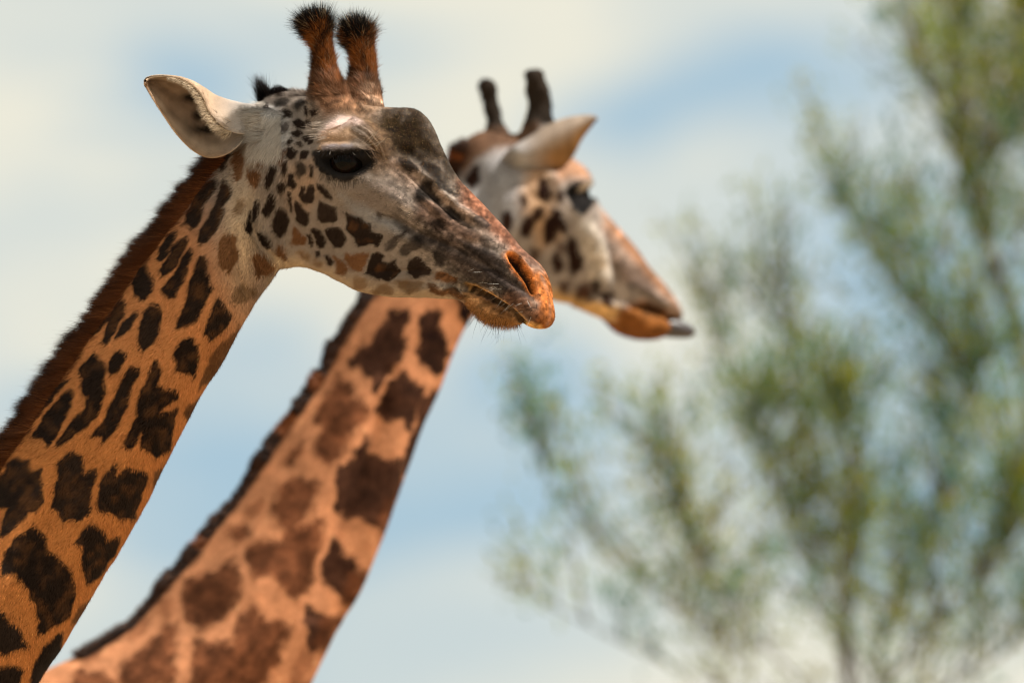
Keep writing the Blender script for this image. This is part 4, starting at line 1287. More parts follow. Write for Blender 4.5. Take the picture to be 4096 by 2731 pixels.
    root['group'] = 'giraffes looking to the right'
    return root


near_giraffe()


# ------------------------------------------------------------------ far giraffe
def far_giraffe():
    D0 = 15.55
    PX = SW * D0 / 4096
    FH = Frame(1900, 700, D0, 38)
    FN = Frame(1900, 700, D0, 6)
    root = bpy.data.objects.new('giraffe', None); col.objects.link(root)
    raw = Raw()
    head = [(1850, 590, 1870, 880, .035, .8, .8, .5, 1), (1890, 540, 1880, 1050, .078, .75, .7, .55, .95), (1965, 520, 1900, 1130, .094, .8, .6, .58, .9),
            (2060, 545, 1940, 1150, .103, .85, .52, .62, .9), (2150, 570, 1990, 1160, .108, .85, .48, .66, .88), (2225, 605, 2050, 1168, .110, .78, .45, .68, .88),
            (2280, 655, 2110, 1178, .106, .66, .45, .66, .9), (2320, 715, 2170, 1192, .096, .58, .46, .6, .9), (2365, 790, 2230, 1206, .083, .56, .5, .56, .9),
            (2420, 868, 2290, 1222, .070, .62, .52, .55, .9), (2480, 945, 2350, 1240, .061, .7, .55, .55, .9), (2545, 1025, 2410, 1258, .056, .78, .6, .55, .88),
            (2602, 1092, 2470, 1262, .053, .8, .7, .5, .85), (2645, 1150, 2525, 1256, .050, .82, .75, .5, .82), (2680, 1205, 2580, 1252, .046, .85, .8, .5, .82),
            (2704, 1248, 2640, 1270, .038, .9, .85, .5, .85), (2716, 1276, 2692, 1292, .018, .9, .9, .5, 1)]
    raw.loft(section_loft(FH, head, 70, 36))
    jaw = [(2360, 1190, 2310, 1226, .036, .95, .85, .5, .85), (2430, 1210, 2390, 1256, .042, .95, .85, .5, .85), (2495, 1225, 2455, 1285, .044, .95, .85, .5, .85),
           (2555, 1240, 2505, 1328, .044, .95, .9, .5, .82), (2610, 1255, 2560, 1358, .042, .95, .9, .5, .82), (2648, 1275, 2615, 1362, .036, .95, .9, .5, .85), (2668, 1300, 2652, 1352, .018, .9, .9, .5, 1)]
    raw.loft(section_loft(FH, jaw, 30, 28))
    neck = [(1900, 640, 2010, 1060, .060, .8, .9, .5, .95), (1800, 740, 1985, 1130, .074, .75, .9, .5, .95), (1690, 880, 1950, 1190, .078, .7, .9, .5, .95), (1560, 1060, 1900, 1260, .080, .65, .9, .5, .95),
            (1452, 1215, 1845, 1345, .083, .62, .9, .5, .95), (1352, 1370, 1795, 1472, .087, .6, .9, .5, .95), (1275, 1520, 1745, 1588, .092, .6, .9, .5, .95), (1150, 1690, 1690, 1715, .098, .6, .9, .5, .95),
            (1045, 1845, 1632, 1862, .104, .6, .9, .5, .95), (938, 2000, 1560, 2037, .112, .6, .88, .5, .95), (800, 2172, 1480, 2222, .122, .6, .85, .5, .95), (665, 2330, 1400, 2402, .135, .62, .8, .5, .95),
            (520, 2490, 1318, 2585, .15, .62, .75, .5, .95), (330, 2610, 1215, 2790, .17, .62, .7, .5, .95), (60, 2740, 1080, 3050, .19, .65, .7, .5, .95), (-300, 2950, 850, 3450, .22, .7, .75, .5, .95)]
    raw.loft(section_loft(FN, neck, 90, 40))
    horns = []
    for pts in ([(1995, 640, -.045, 95), (1988, 570, -.05, 72), (1980, 505, -.052, 42), (1968, 430, -.055, 34), (1952, 370, -.058, 36), (1942, 338, -.06, 36), (1938, 318, -.06, 17)],
                [(2150, 650, .045, 100), (2150, 565, .05, 82), (2155, 490, .052, 62), (2160, 420, .055, 50), (2150, 360, .058, 48), (2138, 312, .06, 45), (2132, 286, .06, 40), (2130, 270, .06, 20)]):
        path = np.array([FH.P(u, v, l) for u, v, l, r in pts]); rad = np.array([r * PX for *_, r in pts])
        raw.loft(tube(path, rad, 26, 20)); horns.append((path, rad))
    V, Q = remesh(raw, 0.0042)
    S = Surf(V, Q); S.smooth(5)
    q = project(S.V)
    w = np.maximum(np.exp(-((q[:, 0] - 1930) / 150) ** 2 - ((q[:, 1] - 850) / 330) ** 2), .8 * np.exp(-((q[:, 0] - 2080) / 200) ** 2 - ((q[:, 1] - 570) / 60) ** 2))
    S.smooth(25, .5, w)
    lat = FH.lat(S.V)
    mir = S.V - np.where(lat < 0, 2 * lat, 0)[:, None] * FH.n
    q = project(S.V)
    hw = smooth(q[:, 0] - .4 * (q[:, 1] - 1100), 1880, 1960)
    qm = project(mir) * hw[:, None] + q * (1 - hw)[:, None]
    Nn = S.normals(); side = np.abs(Nn @ FH.n)
    disp = np.zeros(len(S.V)); mm = .001

    def ridge(line, amp, sig, qq=qm, s=True):
        nonlocal disp
        d, p = d_line(line, qq)
        a = amp * np.exp(-(d / sig) ** 2) * np.sin(np.clip(p, .03, .97) * math.pi) ** .5
        disp += a * smooth(side, .1, .4) if s else a
    ridge([(2215, 760), (2240, 705), (2300, 688), (2360, 715), (2390, 770)], 10 * mm, 32)
    ridge([(2270, 738), (2320, 726), (2370, 742)], 6 * mm, 14)
    ridge([(2280, 810), (2320, 855), (2370, 800)], 4 * mm, 14)
    eyehole = [(2272, 768), (2298, 752), (2362, 754), (2384, 775), (2356, 814), (2320, 846), (2296, 818)]
    disp += -15 * mm * smooth(sd_poly(eyehole, qm), -9, 9)
    ridge([(2140, 700), (2180, 695), (2212, 725), (2225, 775)], 11 * mm, 20)
    ridge([(2100, 720), (2130, 790), (2200, 800)], -5 * mm, 26)
    ridge([(2320, 890), (2380, 960), (2405, 1030), (2410, 1070)], 9 * mm, 34)
    ridge([(2380, 1085), (2410, 1110), (2430, 1150)], 8 * mm, 28)
    ridge([(2390, 880), (2440, 960), (2455, 1050), (2470, 1140)], -8 * mm, 20)
    ridge([(2420, 880), (2490, 960), (2540, 1020), (2570, 1080)], 5 * mm, 24)
    ridge([(2530, 1090), (2590, 1110), (2640, 1180)], -5 * mm, 16)
    ridge([(2560, 1150), (2610, 1165), (2670, 1230)], 5 * mm, 18)
    ridge([(2470, 1255), (2540, 1228), (2600, 1234), (2650, 1252), (2690, 1285)], -8 * mm, 10)
    ridge([(2530, 1255), (2570, 1300), (2600, 1330)], 6 * mm, 30)
    ridge([(1560, 1500), (1480, 1800), (1370, 2100), (1250, 2450)], -20 * mm, 42, q)
    ridge([(1640, 1600), (1560, 1900), (1450, 2250), (1370, 2480)], 14 * mm, 42, q)
    ridge([(1400, 1500), (1200, 1900), (950, 2300), (700, 2650)], 10 * mm, 110, q)
    disp += .002 * vnoise(S.V / .06, 103) + .004 * vnoise(S.V / .02, 104) * smooth(-q[:, 1], -540, -490) * (q[:, 0] < 2240)
    S.V = S.V + Nn * disp[:, None]
    S.smooth(2, .4)
    Nn = S.normals()
    kw = (1 - .65 * hw)[:, None]
    qn = qm + kw * np.stack([14 * vnoise(qm / 40, 111) + 11 * vnoise(qm / 16, 112), 14 * vnoise(qm / 40, 113) + 11 * vnoise(qm / 16, 114)], 1)
    TAN = np.array([.415, .18, .088]); CREAM = np.array([.235, .198, .175])
    DARK = np.array([.040, .0165, .0095]); BROWN = np.array([.085, .029, .0125]); LIGHT = np.array([.19, .072, .033]); BLK = np.array([.009, .008, .008])
    C = np.tile(TAN, (len(S.V), 1))
    t = smooth(q[:, 0] - .35 * (q[:, 1] - 1100), 1800, 1980)[:, None]
    C = C * (1 - t) + CREAM * t

    def zone(pts, color, feather, alpha=1.0):
        paint(C, qn, pts, np.asarray(color), feather, alpha)
    zone([(1860, 650), (2040, 590), (2150, 700), (2110, 850), (2000, 950), (1900, 900)], (.235, .23, .24), 50, .9)  # blue-grey shade around the ear root painted into the hide
    zone([(2120, 640), (2180, 650), (2200, 760), (2240, 950), (2160, 1000), (2080, 800)], (.42, .23, .10), 40, .6)
    zone([(2180, 600), (2300, 600), (2380, 740), (2280, 720), (2220, 740)], (.27, .14, .08), 24, .9)
    zone([(1800, 560), (1850, 480), (2160, 470), (2190, 590), (2080, 600), (1990, 590), (1900, 640), (1850, 720)], (.085, .04, .02), 22, .92)
    zone([(2300, 860), (2370, 880), (2430, 1000), (2450, 1120), (2380, 1140), (2330, 1000)], (.40, .35, .30), 26, .85)  # cheek bulges painted pale as if sunlit
    zone([(2400, 800), (2470, 860), (2560, 980), (2660, 1120), (2720, 1250), (2660, 1190), (2560, 1080), (2470, 980), (2420, 900)], (.22, .105, .055), 24, .95)
    zone([(2440, 960), (2540, 1060), (2620, 1130), (2640, 1200), (2560, 1160), (2480, 1120)], (.10, .062, .044), 26, .85)
    zone([(2150, 1140), (2300, 1180), (2480, 1230), (2480, 1300), (2200, 1240)], (.50, .30, .11), 30, .8)
    zone([(2480, 1240), (2560, 1200), (2660, 1230), (2740, 1290), (2680, 1370), (2520, 1380), (2460, 1310)], (.19, .066, .012), 20, .95)
    zone([(2540, 1215), (2600, 1210), (2660, 1240), (2640, 1270), (2570, 1260)], (.05, .025, .012), 12, .85)
    zone([(2268, 772), (2290, 745), (2370, 745), (2388, 775), (2356, 822), (2320, 852), (2296, 822)], BLK, 9, 1)
    paint(C, qn, [(2268, 772), (2290, 745), (2370, 745), (2388, 775), (2356, 822), (2320, 852), (2296, 822)], BLK, 7, 1, 12)
    zone([(2312, 742), (2350, 738), (2362, 756), (2330, 762)], (.42, .34, .27), 7, .9)  # sunlit edge of the upper lid painted on
    r3 = lambda *p: conv(0, 1947, 2, p)
    r6 = lambda *p: conv(900, 1150, 2, p)
    r7 = lambda *p: conv(400, 1947, 2, p)
    r8 = lambda *p: conv(1700, 240, 2, p)
    r9 = lambda *p: conv(1700, 800, 2, p)
    pal = {'D': (DARK, 10, 1), 'M': (BROWN, 20, .95), 'L': (LIGHT, 16, .8)}
    spots = [
        ('D', r6((1370, 180), (1460, 200), (1430, 300), (1430, 450), (1400, 520), (1330, 620), (1270, 720), (1215, 830), (1190, 770), (1130, 690), (1050, 630), (1030, 580), (1090, 470), (1200, 410), (1300, 290))),
        ('D', r6((1620, 170), (1720, 180), (1730, 300), (1790, 420), (1790, 560), (1760, 650), (1700, 690), (1640, 640), (1540, 520), (1570, 400), (1550, 280), (1570, 210))),
        ('D', r6((1430, 670), (1480, 760), (1570, 810), (1540, 920), (1480, 1020), (1440, 1110), (1400, 1030), (1290, 1040), (1230, 970), (1270, 890), (1370, 780))),
        ('M', r6((930, 700), (990, 790), (1000, 880), (1060, 890), (1140, 960), (1130, 1050), (1020, 1130), (950, 1200), (940, 1330), (830, 1420), (760, 1350), (750, 1230), (830, 1120), (760, 1060), (770, 960), (840, 850))),
        ('D', r6((1720, 830), (1710, 930), (1650, 1090), (1560, 1210), (1530, 1180), (1550, 1000), (1590, 900))),
        ('M', r6((640, 1260), (640, 1330), (530, 1420), (480, 1410), (530, 1320))),
        ('D', [(1485, 1755), (1490, 1785), (1470, 1845), (1515, 1825), (1550, 1850), (1585, 1840), (1590, 1880), (1570, 1950), (1530, 2030), (1490, 2100), (1460, 2070), (1400, 2050), (1355, 2040), (1350, 1960), (1360, 1880), (1410, 1860), (1430, 1800)]),
        ('M', r7((1450, 30), (1550, -40), (1720, -30), (1740, 50), (1690, 140), (1620, 250), (1560, 310), (1780, 280), (1790, 420), (1740, 560), (1710, 700), (1650, 840), (1580, 890), (1480, 810), (1400, 740), (1320, 700), (1250, 730), (1220, 660), (1200, 500), (1280, 440), (1480, 460), (1500, 370), (1400, 240), (1430, 120))),
        ('L', r7((1280, 110), (1320, 110), (1310, 190), (1200, 240), (1160, 200))),
        ('M', r7((1050, 330), (1150, 310), (1190, 390), (1110, 470), (1060, 400))),
        ('M', r7((1060, 620), (1100, 680), (1130, 830), (1070, 930), (960, 1050), (850, 1130), (760, 1090), (670, 1050), (670, 930), (700, 770), (820, 720), (950, 680))),
        ('M', r7((1270, 960), (1330, 1060), (1500, 1110), (1480, 1210), (1430, 1330), (1420, 1420), (1300, 1600), (740, 1600), (740, 1330), (770, 1250), (1010, 1230), (1090, 1300), (1060, 1150), (1140, 1080), (1180, 1000))),
        ('D', r7((1910, 420), (1950, 550), (2030, 560), (2010, 700), (1950, 870), (1890, 830), (1810, 790), (1850, 650))),
        ('D', r7((1700, 960), (1780, 1020), (1820, 1090), (1760, 1230), (1700, 1290), (1670, 1170), (1650, 1040))),
        ('M', r7((550, 1100), (600, 1130), (600, 1280), (560, 1400), (600, 1480), (560, 1600), (170, 1600), (170, 1470), (300, 1330), (450, 1220))),
        ('L', r7((560, 900), (580, 960), (560, 1030), (480, 980), (500, 910))),
        ('L', r7((270, 1080), (400, 1060), (360, 1130), (240, 1180))),
        ('M', r3((600, 1500), (800, 1480), (940, 1600), (600, 1600))),
        ('L', r7((1640, 1280), (1700, 1380), (1600, 1600), (1540, 1600))),
        ('L', r3((650, 1340), (760, 1310), (780, 1370), (680, 1400))),
        ('D', [(1715, 1680), (1680, 1800), (1630, 1890), (1605, 1850), (1645, 1720)]), ('M', [(1610, 1920), (1560, 2050), (1500, 2140), (1515, 2040)]), ('M', [(1450, 2290), (1400, 2420), (1360, 2400), (1400, 2290)]), ('M', [(1360, 2470), (1300, 2600), (1270, 2590), (1310, 2480)]),
        ('D', r6((1880, 60), (1980, 160), (1940, 330), (1870, 220))),
        ('D', r8((330, 960), (400, 860), (430, 860), (420, 960), (370, 1020))), ('D', r8((920, 970), (960, 980), (1000, 1080), (980, 1130), (920, 1100))),
        ('D', r8((770, 1110), (800, 1095), (815, 1140), (785, 1155))), ('D', r8((630, 1230), (680, 1220), (690, 1280), (680, 1360), (640, 1340), (620, 1290))),
        ('D', r8((800, 1270), (860, 1250), (870, 1310), (830, 1410), (770, 1390), (775, 1330))), ('D', r8((880, 1200), (940, 1190), (940, 1250), (900, 1280), (880, 1250))),
        ('D', r8((980, 1270), (1020, 1260), (1050, 1330), (1040, 1410), (980, 1470), (960, 1400))), ('D', r8((1030, 1200), (1080, 1220), (1130, 1330), (1110, 1380), (1070, 1340), (1040, 1270))),
        ('D', r8((1060, 1070), (1085, 1070), (1080, 1120), (1060, 1110))), ('D', r9((1050, 420), (1100, 500), (1100, 560), (1060, 580), (1040, 500))),
        ('D', r9((1150, 300), (1190, 320), (1240, 440), (1250, 520), (1190, 590), (1160, 500))), ('M', r9((860, 400), (900, 410), (900, 470), (850, 470))), ('M', r9((1070, 350), (1110, 380), (1100, 410))),
        ('M', r9((1080, 670), (1150, 660), (1140, 730), (1090, 730))), ('M', r9((1230, 690), (1310, 680), (1320, 790), (1220, 790))), ('D', r9((1350, 660), (1390, 650), (1380, 740), (1355, 730))), ('D', r9((1420, 760), (1500, 750), (1490, 830), (1440, 830)))]
    q_in_head = lambda p: p[0][0] > 1700 and p[0][1] < 1250
    for kind, poly in spots:
        c_, f_, a_ = pal[kind]
        paint(C, qn, poly, c_ * (.85 + .3 * rng.random()) * (.4 if q_in_head(poly) else 1), f_, a_, 9.0 if q_in_head(poly) else 12.0)
    wl_ = (C.mean(1) < .12) & (q[:, 0] - .35 * (q[:, 1] - 1100) < 1900)
    C = C * np.exp(np.where(wl_, .55, .16) * (vnoise(q / 42, 115) + .6 * vnoise(q / 17, 116)))[:, None]
    fm = smooth(qm[:, 0], 2280, 2420)
    C = C * np.exp(fm * (.35 * vnoise(qm / 26, 117) + .3 * vnoise(qm / 12, 118)))[:, None]
    vs = voro_spots(qn, 200, 15)
    out = smooth(q[:, 1] + .35 * q[:, 0], 3120, 3200)
    k = smooth(vs, -.04, .04) * np.maximum(out, smooth(-q[:, 0], -150, -80))
    C = C * (1 - k[:, None]) + BROWN * k[:, None]
    for path, rad in horns:
        P_ = catmull(np.concatenate([path, rad[:, None]], 1), 40)
        dd = np.stack([np.linalg.norm(S.V - P_[i, :3], axis=1) - 1.3 * P_[i, 3] for i in range(6, 40)])
        on = dd.min(0) < .004; par = dd.argmin(0) / 33
        t = (smooth(par, 0, .12) * on)[:, None]
        C = C * (1 - t) + np.array([.022, .016, .012]) * t
        t = (smooth(par, .86, .96) * on)[:, None]
        C = C * (1 - .7 * t) + np.array([.36, .24, .12]) * .7 * t  # tips painted the tan of lit hair
    mline = [(1845, 570), (1800, 690), (1690, 860), (1560, 1045), (1448, 1205), (1345, 1365), (1268, 1515), (1143, 1685), (1038, 1840), (930, 1995), (795, 2165), (658, 2325), (515, 2482), (330, 2600)]
    dm, pm = d_line(mline, q)
    t = (1 - smooth(dm + 12 * vnoise(q / 40, 151), 14, 50))[:, None]
    C = C * (1 - t) + np.array([.04, .017, .010]) * t
    C = np.clip(C * (1 + .12 * vnoise(q / 70, 161) + .08 * vnoise(q / 22, 162))[:, None], .004, .9)

    # ears
    ust = [((2040, 600), (2130, 700)), ((2105, 560), (2190, 695)), ((2190, 506), (2250, 672)), ((2260, 478), (2292, 625)), ((2322, 467), (2325, 560)), ((2364, 466), (2364, 507)), ((2385, 474), (2386, 480))]
    st, la = [((2000, 640), (2005, 645), (2050, 690), (2095, 735))], [(.05, .05, .05, .04)]
    for i, (U, Lq) in enumerate(ust):
        f = i / 6
        B = ((U[0] + Lq[0]) / 2 - 6, (U[1] + Lq[1]) / 2)
        st.append((U, (U[0] + 6, U[1] + 5), B, Lq))
        b0 = .088 + .05 * f; bl = .036 * math.sin((.25 + .75 * f) * math.pi) if i < 6 else 0
        la.append((b0 + .03 * (1 - f), b0 + .02 * (1 - f), b0 + bl * .6, b0 - .025 * (1 - f)))
    EV, EF, EP, EG, EN = ear_shell(FH, st, la, .006, 36, 20)
    nE = len(EV); eq = project(EV)
    EC = np.tile(np.array([.20, .155, .122]), (nE, 1))
    t = smooth(EP[:, 1], .5, .8)[:, None] * smooth(EP[:, 0], .05, .3)[:, None]
    EC = EC * (1 - t) + np.array([.20, .105, .042]) * t
    t = (smooth(EP[:, 0], .86, .97) * smooth(EP[:, 1], .2, .5))[:, None]
    EC = EC * (1 - .8 * t) + np.array([.05, .035, .03]) * .8 * t
    t = (1 - smooth(EP[:, 0], .12, .42))[:, None]
    EC = EC * (1 - t) + np.array([.24, .235, .24]) * t  # ear base carries the same painted shade as the head beside it
    EC *= (1 + .25 * vnoise(eq / 40, 181) + .15 * vnoise(eq / 14, 182))[:, None]
    base = FH.P(2080, 650, .088)
    MV = EV - 2 * FH.lat(EV)[:, None] * FH.n
    mb = base - 2 * FH.lat(base) * FH.n
    ang = math.radians(60); R = np.array([[math.cos(ang), 0, math.sin(ang)], [0, 1, 0], [-math.sin(ang), 0, math.cos(ang)]])
    MV = mb + ((MV - mb) * .8) @ R.T + np.array([.02, 0, -.05])
    rb = Raw()
    trunk_legs(rb, FN, FN.P(150, 3350), 1.2, 0)
    TV = np.concatenate(rb.V)
    TC = np.where((voro_spots(np.stack([TV[:, 0] + TV[:, 1] * .5, TV[:, 2]], 1), .18, 19) > 0)[:, None], BROWN, TAN)
    nS = len(S.V)
    flat = list(S.Q.ravel()); sizes = [4] * len(S.Q)
    for F_, off in ((EF, nS), ([f[::-1] for f in EF], nS + nE), (rb.F, nS + 2 * nE)):
        for f in F_:
            flat += [i + off for i in f]; sizes.append(len(f))
    obj('body', mesh_np('body', np.concatenate([S.V, EV, MV, TV]), flat, sizes, np.concatenate([C, EC, EC, TC])), M_SKIN, root)
    for sgn in (1, -1):
        edge = np.nonzero((np.abs(np.hypot((qm[:, 0] - 2326) / 1.2, qm[:, 1] - 788) - 52) < 14) & (lat * sgn > 0))[0]
        cN = unit(Nn[edge].mean(0)); cP = S.V[edge].mean(0)
        ball('eye', cP - cN * .0265, .0285, cN, M_EYE, root)
    # mane in uneven tufts
    H = Hair()
    sel = np.nonzero((dm < 34) & (q[:, 1] > 560))[0]
    n = 26000
    ri = rng.choice(sel, n)
    tl = vnoise(np.stack([pm[ri] * 48, 0 * pm[ri]], 1), 171); t2 = vnoise(np.stack([pm[ri] * 130, FN.lat(S.V[ri]) / .03], 1), 172)
    D = img_dir(-.8 + .2 * rng.normal(size=n), -.25 + .35 * t2 + .15 * rng.normal(size=n))
    L = .019 * (.8 + .4 * rng.random(n) + .32 * tl)
    og = vnoise(np.stack([pm[ri] * 26, 0 * pm[ri]], 1), 173)
    c0 = np.where((og > .7)[:, None], np.array([.20, .065, .022]), np.where((rng.random(n) < .45)[:, None], np.array([.075, .030, .014]), np.array([.018, .012, .010]))) * (.7 + .6 * rng.random((n, 1)))
    H.add(*strands(S.V[ri], unit(D + .2 * Nn[ri]), Nn[ri], np.maximum(L, .004), .0014, c0, 0, .1, .8, .2 * rng.normal(size=(n, 3)), seg=3))
    H.obj('mane', M_MANE, root)
    # coat
    H = Hair()
    n = 70000
    tri = S.Q[rng.integers(0, len(S.Q), n)]
    f = rng.random((n, 2, 1))
    P_ = S.V[tri[:, 0]] + (S.V[tri[:, 1]] - S.V[tri[:, 0]]) * f[:, 0] + (S.V[tri[:, 3]] - S.V[tri[:, 0]]) * f[:, 1]
    pq = qm[tri[:, 0]]
    keep = (sd_poly(eyehole, pq) < -8)
    fd = field(pq, [((2600, 1150), (-.7, -.5)), ((2300, 1000), (-.6, .7)), ((2000, 800), (-.3, 1)), ((1500, 1600), (-.55, .83)), ((900, 2400), (-.6, .8))])
    T = tangent(img_dir(fd[:, 0], fd[:, 1]) + .25 * rng.normal(size=(n, 3)), Nn[tri[:, 0]])
    cc = C[tri[:, 0]] * np.exp(.45 * rng.normal(size=(n, 1)))
    H.add(*strands(P_[keep], T[keep], Nn[tri[:, 0]][keep], .011 * (.6 + .8 * rng.random(keep.sum())), .0014, cc[keep], .1, .35, 1.1))
    H.obj('coat', M_HAIR, root, kind='stuff')
    # tongue tip poking out
    pts = [(2600, 1290, .0, 44), (2650, 1304, .008, 50), (2700, 1314, .014, 46), (2738, 1323, .017, 37), (2764, 1330, .017, 25), (2776, 1333, .017, 8)]
    A = np.array([FH.P(u, v, l) for u, v, l, r in pts])
    rings = tube(A, np.array([r * PX for *_, r in pts]), 26, 18)
    ctr = rings.mean(1, keepdims=True); dz = (rings - ctr)
    rings = ctr + dz * np.array([1, 1, .85])
    rw = Raw(); rw.loft(rings)
    m, nt, b = mat_new('tongue_skin')
    tc = N(nt, 'ShaderNodeTexCoord'); nz = N(nt, 'ShaderNodeTexNoise'); nz.inputs['Scale'].default_value = 300
    nt.links.new(tc.outputs['Object'], nz.inputs['Vector'])
    cr = N(nt, 'ShaderNodeValToRGB'); cr.color_ramp.elements[0].color = (.014, .012, .014, 1); cr.color_ramp.elements[1].color = (.05, .04, .043, 1)
    nt.links.new(nz.outputs['Fac'], cr.inputs[0]); nt.links.new(cr.outputs[0], b.inputs['Base Color']); b.inputs['Roughness'].default_value = .4
    fl = [i for f in rw.F for i in f]
    obj('tongue', mesh_np('tongue', np.concatenate(rw.V), fl, [len(f) for f in rw.F]), m, root)
    root['label'] = 'out-of-focus giraffe behind, ear turned forward and dark tongue tip poking out'
    root['category'] = 'giraffe'
    root['group'] = 'giraffes looking to the right'


far_giraffe()


# ------------------------------------------------------------------ trees in the background
def bark_mat():
    m, nt, b = mat_new('bark')
    tc = N(nt, 'ShaderNodeTexCoord'); nz = N(nt, 'ShaderNodeTexNoise'); nz.inputs['Scale'].default_value = 30; nz.inputs['Detail'].default_value = 6
    nt.links.new(tc.outputs['Object'], nz.inputs['Vector'])
    cr = N(nt, 'ShaderNodeValToRGB'); cr.color_ramp.elements[0].color = (.035, .03, .028, 1); cr.color_ramp.elements[1].color = (.12, .10, .08, 1)
    nt.links.new(nz.outputs['Fac'], cr.inputs[0]); nt.links.new(cr.outputs[0], b.inputs['Base Color']); b.inputs['Roughness'].default_value = .9
    return m


M_BARK = bark_mat()
M_LEAF = hair_mat('leaf', rough=.5, transl=.45, spec=.05)


def tree(name, label, D0, trunk, limbs, seed):
    r = np.random.default_rng(seed)
    px = SW * D0 / 4096
    root = bpy.data.objects.new(name, None); col.objects.link(root)
    gx = at_depth(trunk[0][0], 1365.5, np.array(D0)); root.location = (0, 0, 0)

    def path(pts):
        return np.array([at_depth(u, v, np.array(D0 + d)) for u, v, d in pts])
    rw = Raw()
    tp = path(trunk)
    tp[0, 2] = -.05
    rw.loft(tube(tp, np.linspace(.036, .005, len(tp)), 50, 10))
    obj('trunk', mesh_np('trunk', np.concatenate(rw.V), [i for f in rw.F for i in f], [len(f) for f in rw.F]), M_BARK, root)
    LV, LC = [], []
    tw = Raw()
    for (pts, rad, dens, spread, leafy) in limbs:
        pw = path(pts)
        rb = Raw(); rb.loft(tube(pw, np.linspace(rad * .2, .0015, len(pw)), 24, 8))
        obj('branch', mesh_np('branch', np.concatenate(rb.V), [i for f in rb.F for i in f], [len(f) for f in rb.F]), M_BARK, root)
        fine = catmull(pw, 200)
        ntw = int(34 * dens)
        for _ in range(ntw):
            f = leafy * .35 + (1 - leafy * .35) * r.random() ** .8
            i = min(int(f * 199), 198)
            p0 = fine[i]; ax = unit(fine[i + 1] - fine[i])
            d = unit(ax * .4 + np.array([0, 0, .9]) + r.normal(size=3) * np.array([.55, .7, .4]))
            ln = spread * (.5 + 1.0 * r.random()) * (1.15 - .4 * f)
            bend = np.array([r.normal() * .25, r.normal() * .25, .25])
            tt = np.linspace(0, 1, 5)[:, None]
            tp_ = p0 + d * ln * tt + bend * ln * .35 * tt ** 2
            if r.random() < .6:
                tw.loft(tube(tp_, np.linspace(.004, .0015, 5), 5, 4))
            nl = r.integers(14, 30)
            s = r.random(nl) ** .7
            c = p0 + d * ln * s[:, None] + bend * ln * .35 * (s ** 2)[:, None] + r.normal(size=(nl, 3)) * .03
            ld = unit(d + r.normal(size=(nl, 3)) * .55 + np.array([0, 0, .15]))
            sd = unit(np.cross(ld, r.normal(size=(nl, 3))))
            L = .034 * (.6 + .8 * r.random((nl, 1))); W = .0052 * (.7 + .6 * r.random((nl, 1)))
            LV.append(np.stack([c, c + ld * L * .45 - sd * W, c + ld * L, c + ld * L * .45 + sd * W], 1))
            tone = r.random((nl, 1)); warm = r.random()
            cc = np.array([.27, .27, .018]) * (1 - tone) + np.array([.10, .17, .045]) * tone
            if warm > .75:
                cc = cc * np.array([1.3, 1.12, .6])
            elif warm < .38:
                cc = cc * np.array([.4, .8, 3.2])
            LC.append(np.repeat(cc[:, None], 4, 1))
    V = np.concatenate(LV).reshape(-1, 3); Cc = np.concatenate(LC).reshape(-1, 3)
    nq = len(V) // 4
    obj('crown', mesh_np('crown', V, np.arange(nq * 4), np.full(nq, 4), Cc, smooth_sh=False), M_LEAF, root)
    obj('twigs', mesh_np('twigs', np.concatenate(tw.V), [i for f in tw.F for i in f], [len(f) for f in tw.F]), M_BARK, root, kind='stuff')
    root['label'] = label; root['category'] = 'tree'; root['group'] = 'trees behind the giraffes'
    print(name, 'leaves', nq)


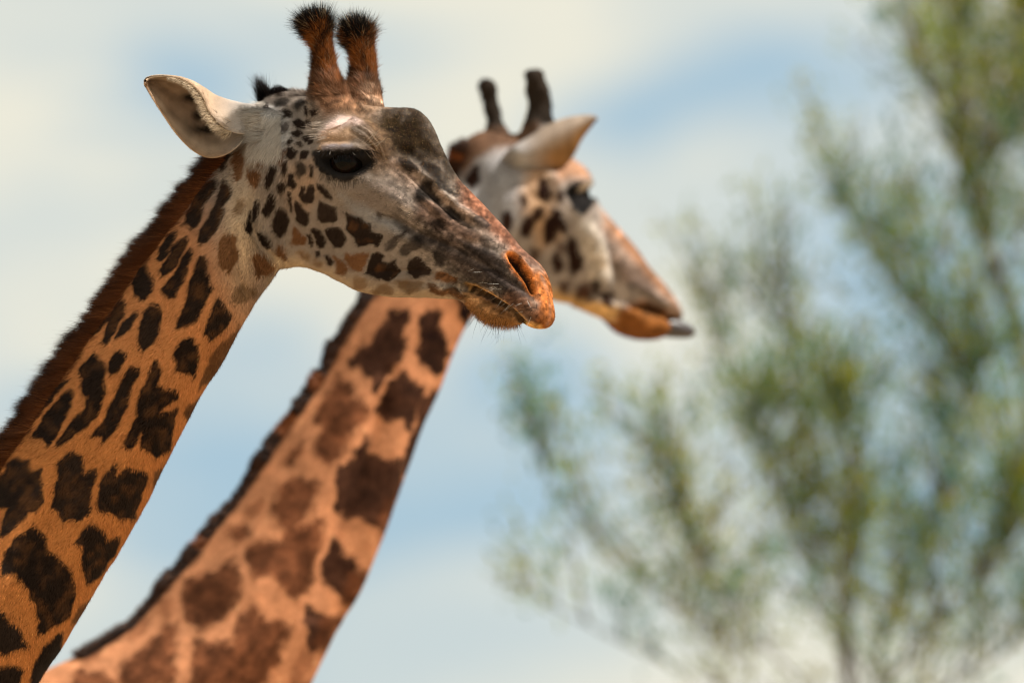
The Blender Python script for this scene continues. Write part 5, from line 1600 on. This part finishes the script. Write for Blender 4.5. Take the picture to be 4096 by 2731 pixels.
tree('tree', 'tall feathery olive green tree rising up the right edge, strongly blurred', 20.4,
     [(4500, 9900, .3), (4420, 7000, .2), (4350, 4500, .1), (4260, 2900, .1), (4190, 2000, 0), (4100, 1450, 0), (4010, 1150, 0), (3930, 930, 0), (3880, 700, 0), (3850, 420, 0), (3810, 120, 0), (3770, -250, 0)],
     [([(4010, 1150, 0), (3930, 930, 0), (3880, 700, 0), (3850, 420, .05), (3810, 120, .1), (3780, -200, .1)], .018, 2.6, .30, .12),
      ([(3990, 1120, 0), (3760, 1020, -.1), (3560, 960, -.2), (3420, 880, -.2), (3330, 800, -.2)], .016, .7, .24, .3),
      ([(3900, 850, 0), (4010, 560, .1), (4080, 250, .2), (4100, -80, .2)], .014, 1.5, .28, .2),
      ([(4080, 1400, 0), (3820, 1300, .1), (3600, 1120, .2), (3480, 900, .3), (3380, 700, .3), (3290, 560, .3)], .016, .45, .22, .35),
      ([(3880, 700, 0), (3760, 460, -.1), (3690, 240, -.2), (3640, 60, -.2)], .012, .45, .24, .25),
      ([(4190, 2000, 0), (4240, 1400, .1), (4190, 900, .1), (4180, 400, .1), (4200, 50, .1)], .02, 1.3, .3, .35),
      ([(4200, 2100, 0), (4020, 1800, -.1), (3900, 1560, -.2), (3760, 1380, -.2), (3640, 1200, -.2)], .018, 1.0, .26, .25)], 5)

tree('tree', 'lower bushy olive green tree fanning its stems across the lower right, strongly blurred', 19.9,
     [(3500, 9900, 0), (3480, 7000, 0), (3440, 4500, 0), (3410, 3300, 0), (3390, 2800, 0), (3400, 2450, 0), (3425, 2100, 0)],
     [([(3390, 2800, 0), (3330, 2480, 0), (3190, 2150, .1), (3080, 1850, .1), (3020, 1650, .1)], .022, 1.9, .26, .25),
      ([(3400, 2500, 0), (3430, 2150, 0), (3400, 1850, 0), (3340, 1600, 0)], .018, 1.8, .27, .15),
      ([(3400, 2850, 0), (3580, 2450, .2), (3740, 2050, .3), (3850, 1720, .3), (3930, 1420, .3)], .024, 2.4, .27, .25),
      ([(3390, 2900, 0), (3080, 2600, -.2), (2840, 2300, -.3), (2720, 2040, -.3), (2660, 1820, -.3)], .02, 1.35, .25, .3),
      ([(3380, 3000, 0), (2900, 2760, -.2), (2480, 2560, -.4), (2180, 2400, -.5), (1950, 2290, -.5)], .018, .5, .20, .4),
      ([(3080, 2600, -.2), (2620, 2360, -.3), (2330, 2080, -.4), (2190, 1880, -.4), (2130, 1740, -.4)], .014, .6, .21, .35),
      ([(3400, 2300, 0), (3270, 1850, .2), (3180, 1500, .3), (3120, 1280, .3), (3060, 1120, .3)], .014, .7, .22, .35),
      ([(3190, 2150, .1), (2990, 1720, .3), (2900, 1450, .4), (2850, 1250, .4), (2800, 1120, .4)], .012, .5, .20, .4),
      ([(3400, 2900, 0), (3750, 2500, -.2), (4000, 2200, -.3), (4120, 1900, -.3)], .02, 2.0, .27, .25),
      ([(3400, 3050, 0), (3800, 2750, 0), (4100, 2550, 0), (4300, 2350, 0)], .018, 1.6, .26, .2),
      ([(3350, 3000, 0), (2950, 2650, .3), (2700, 2450, .4), (2550, 2250, .4)], .014, .85, .24, .3)], 9)
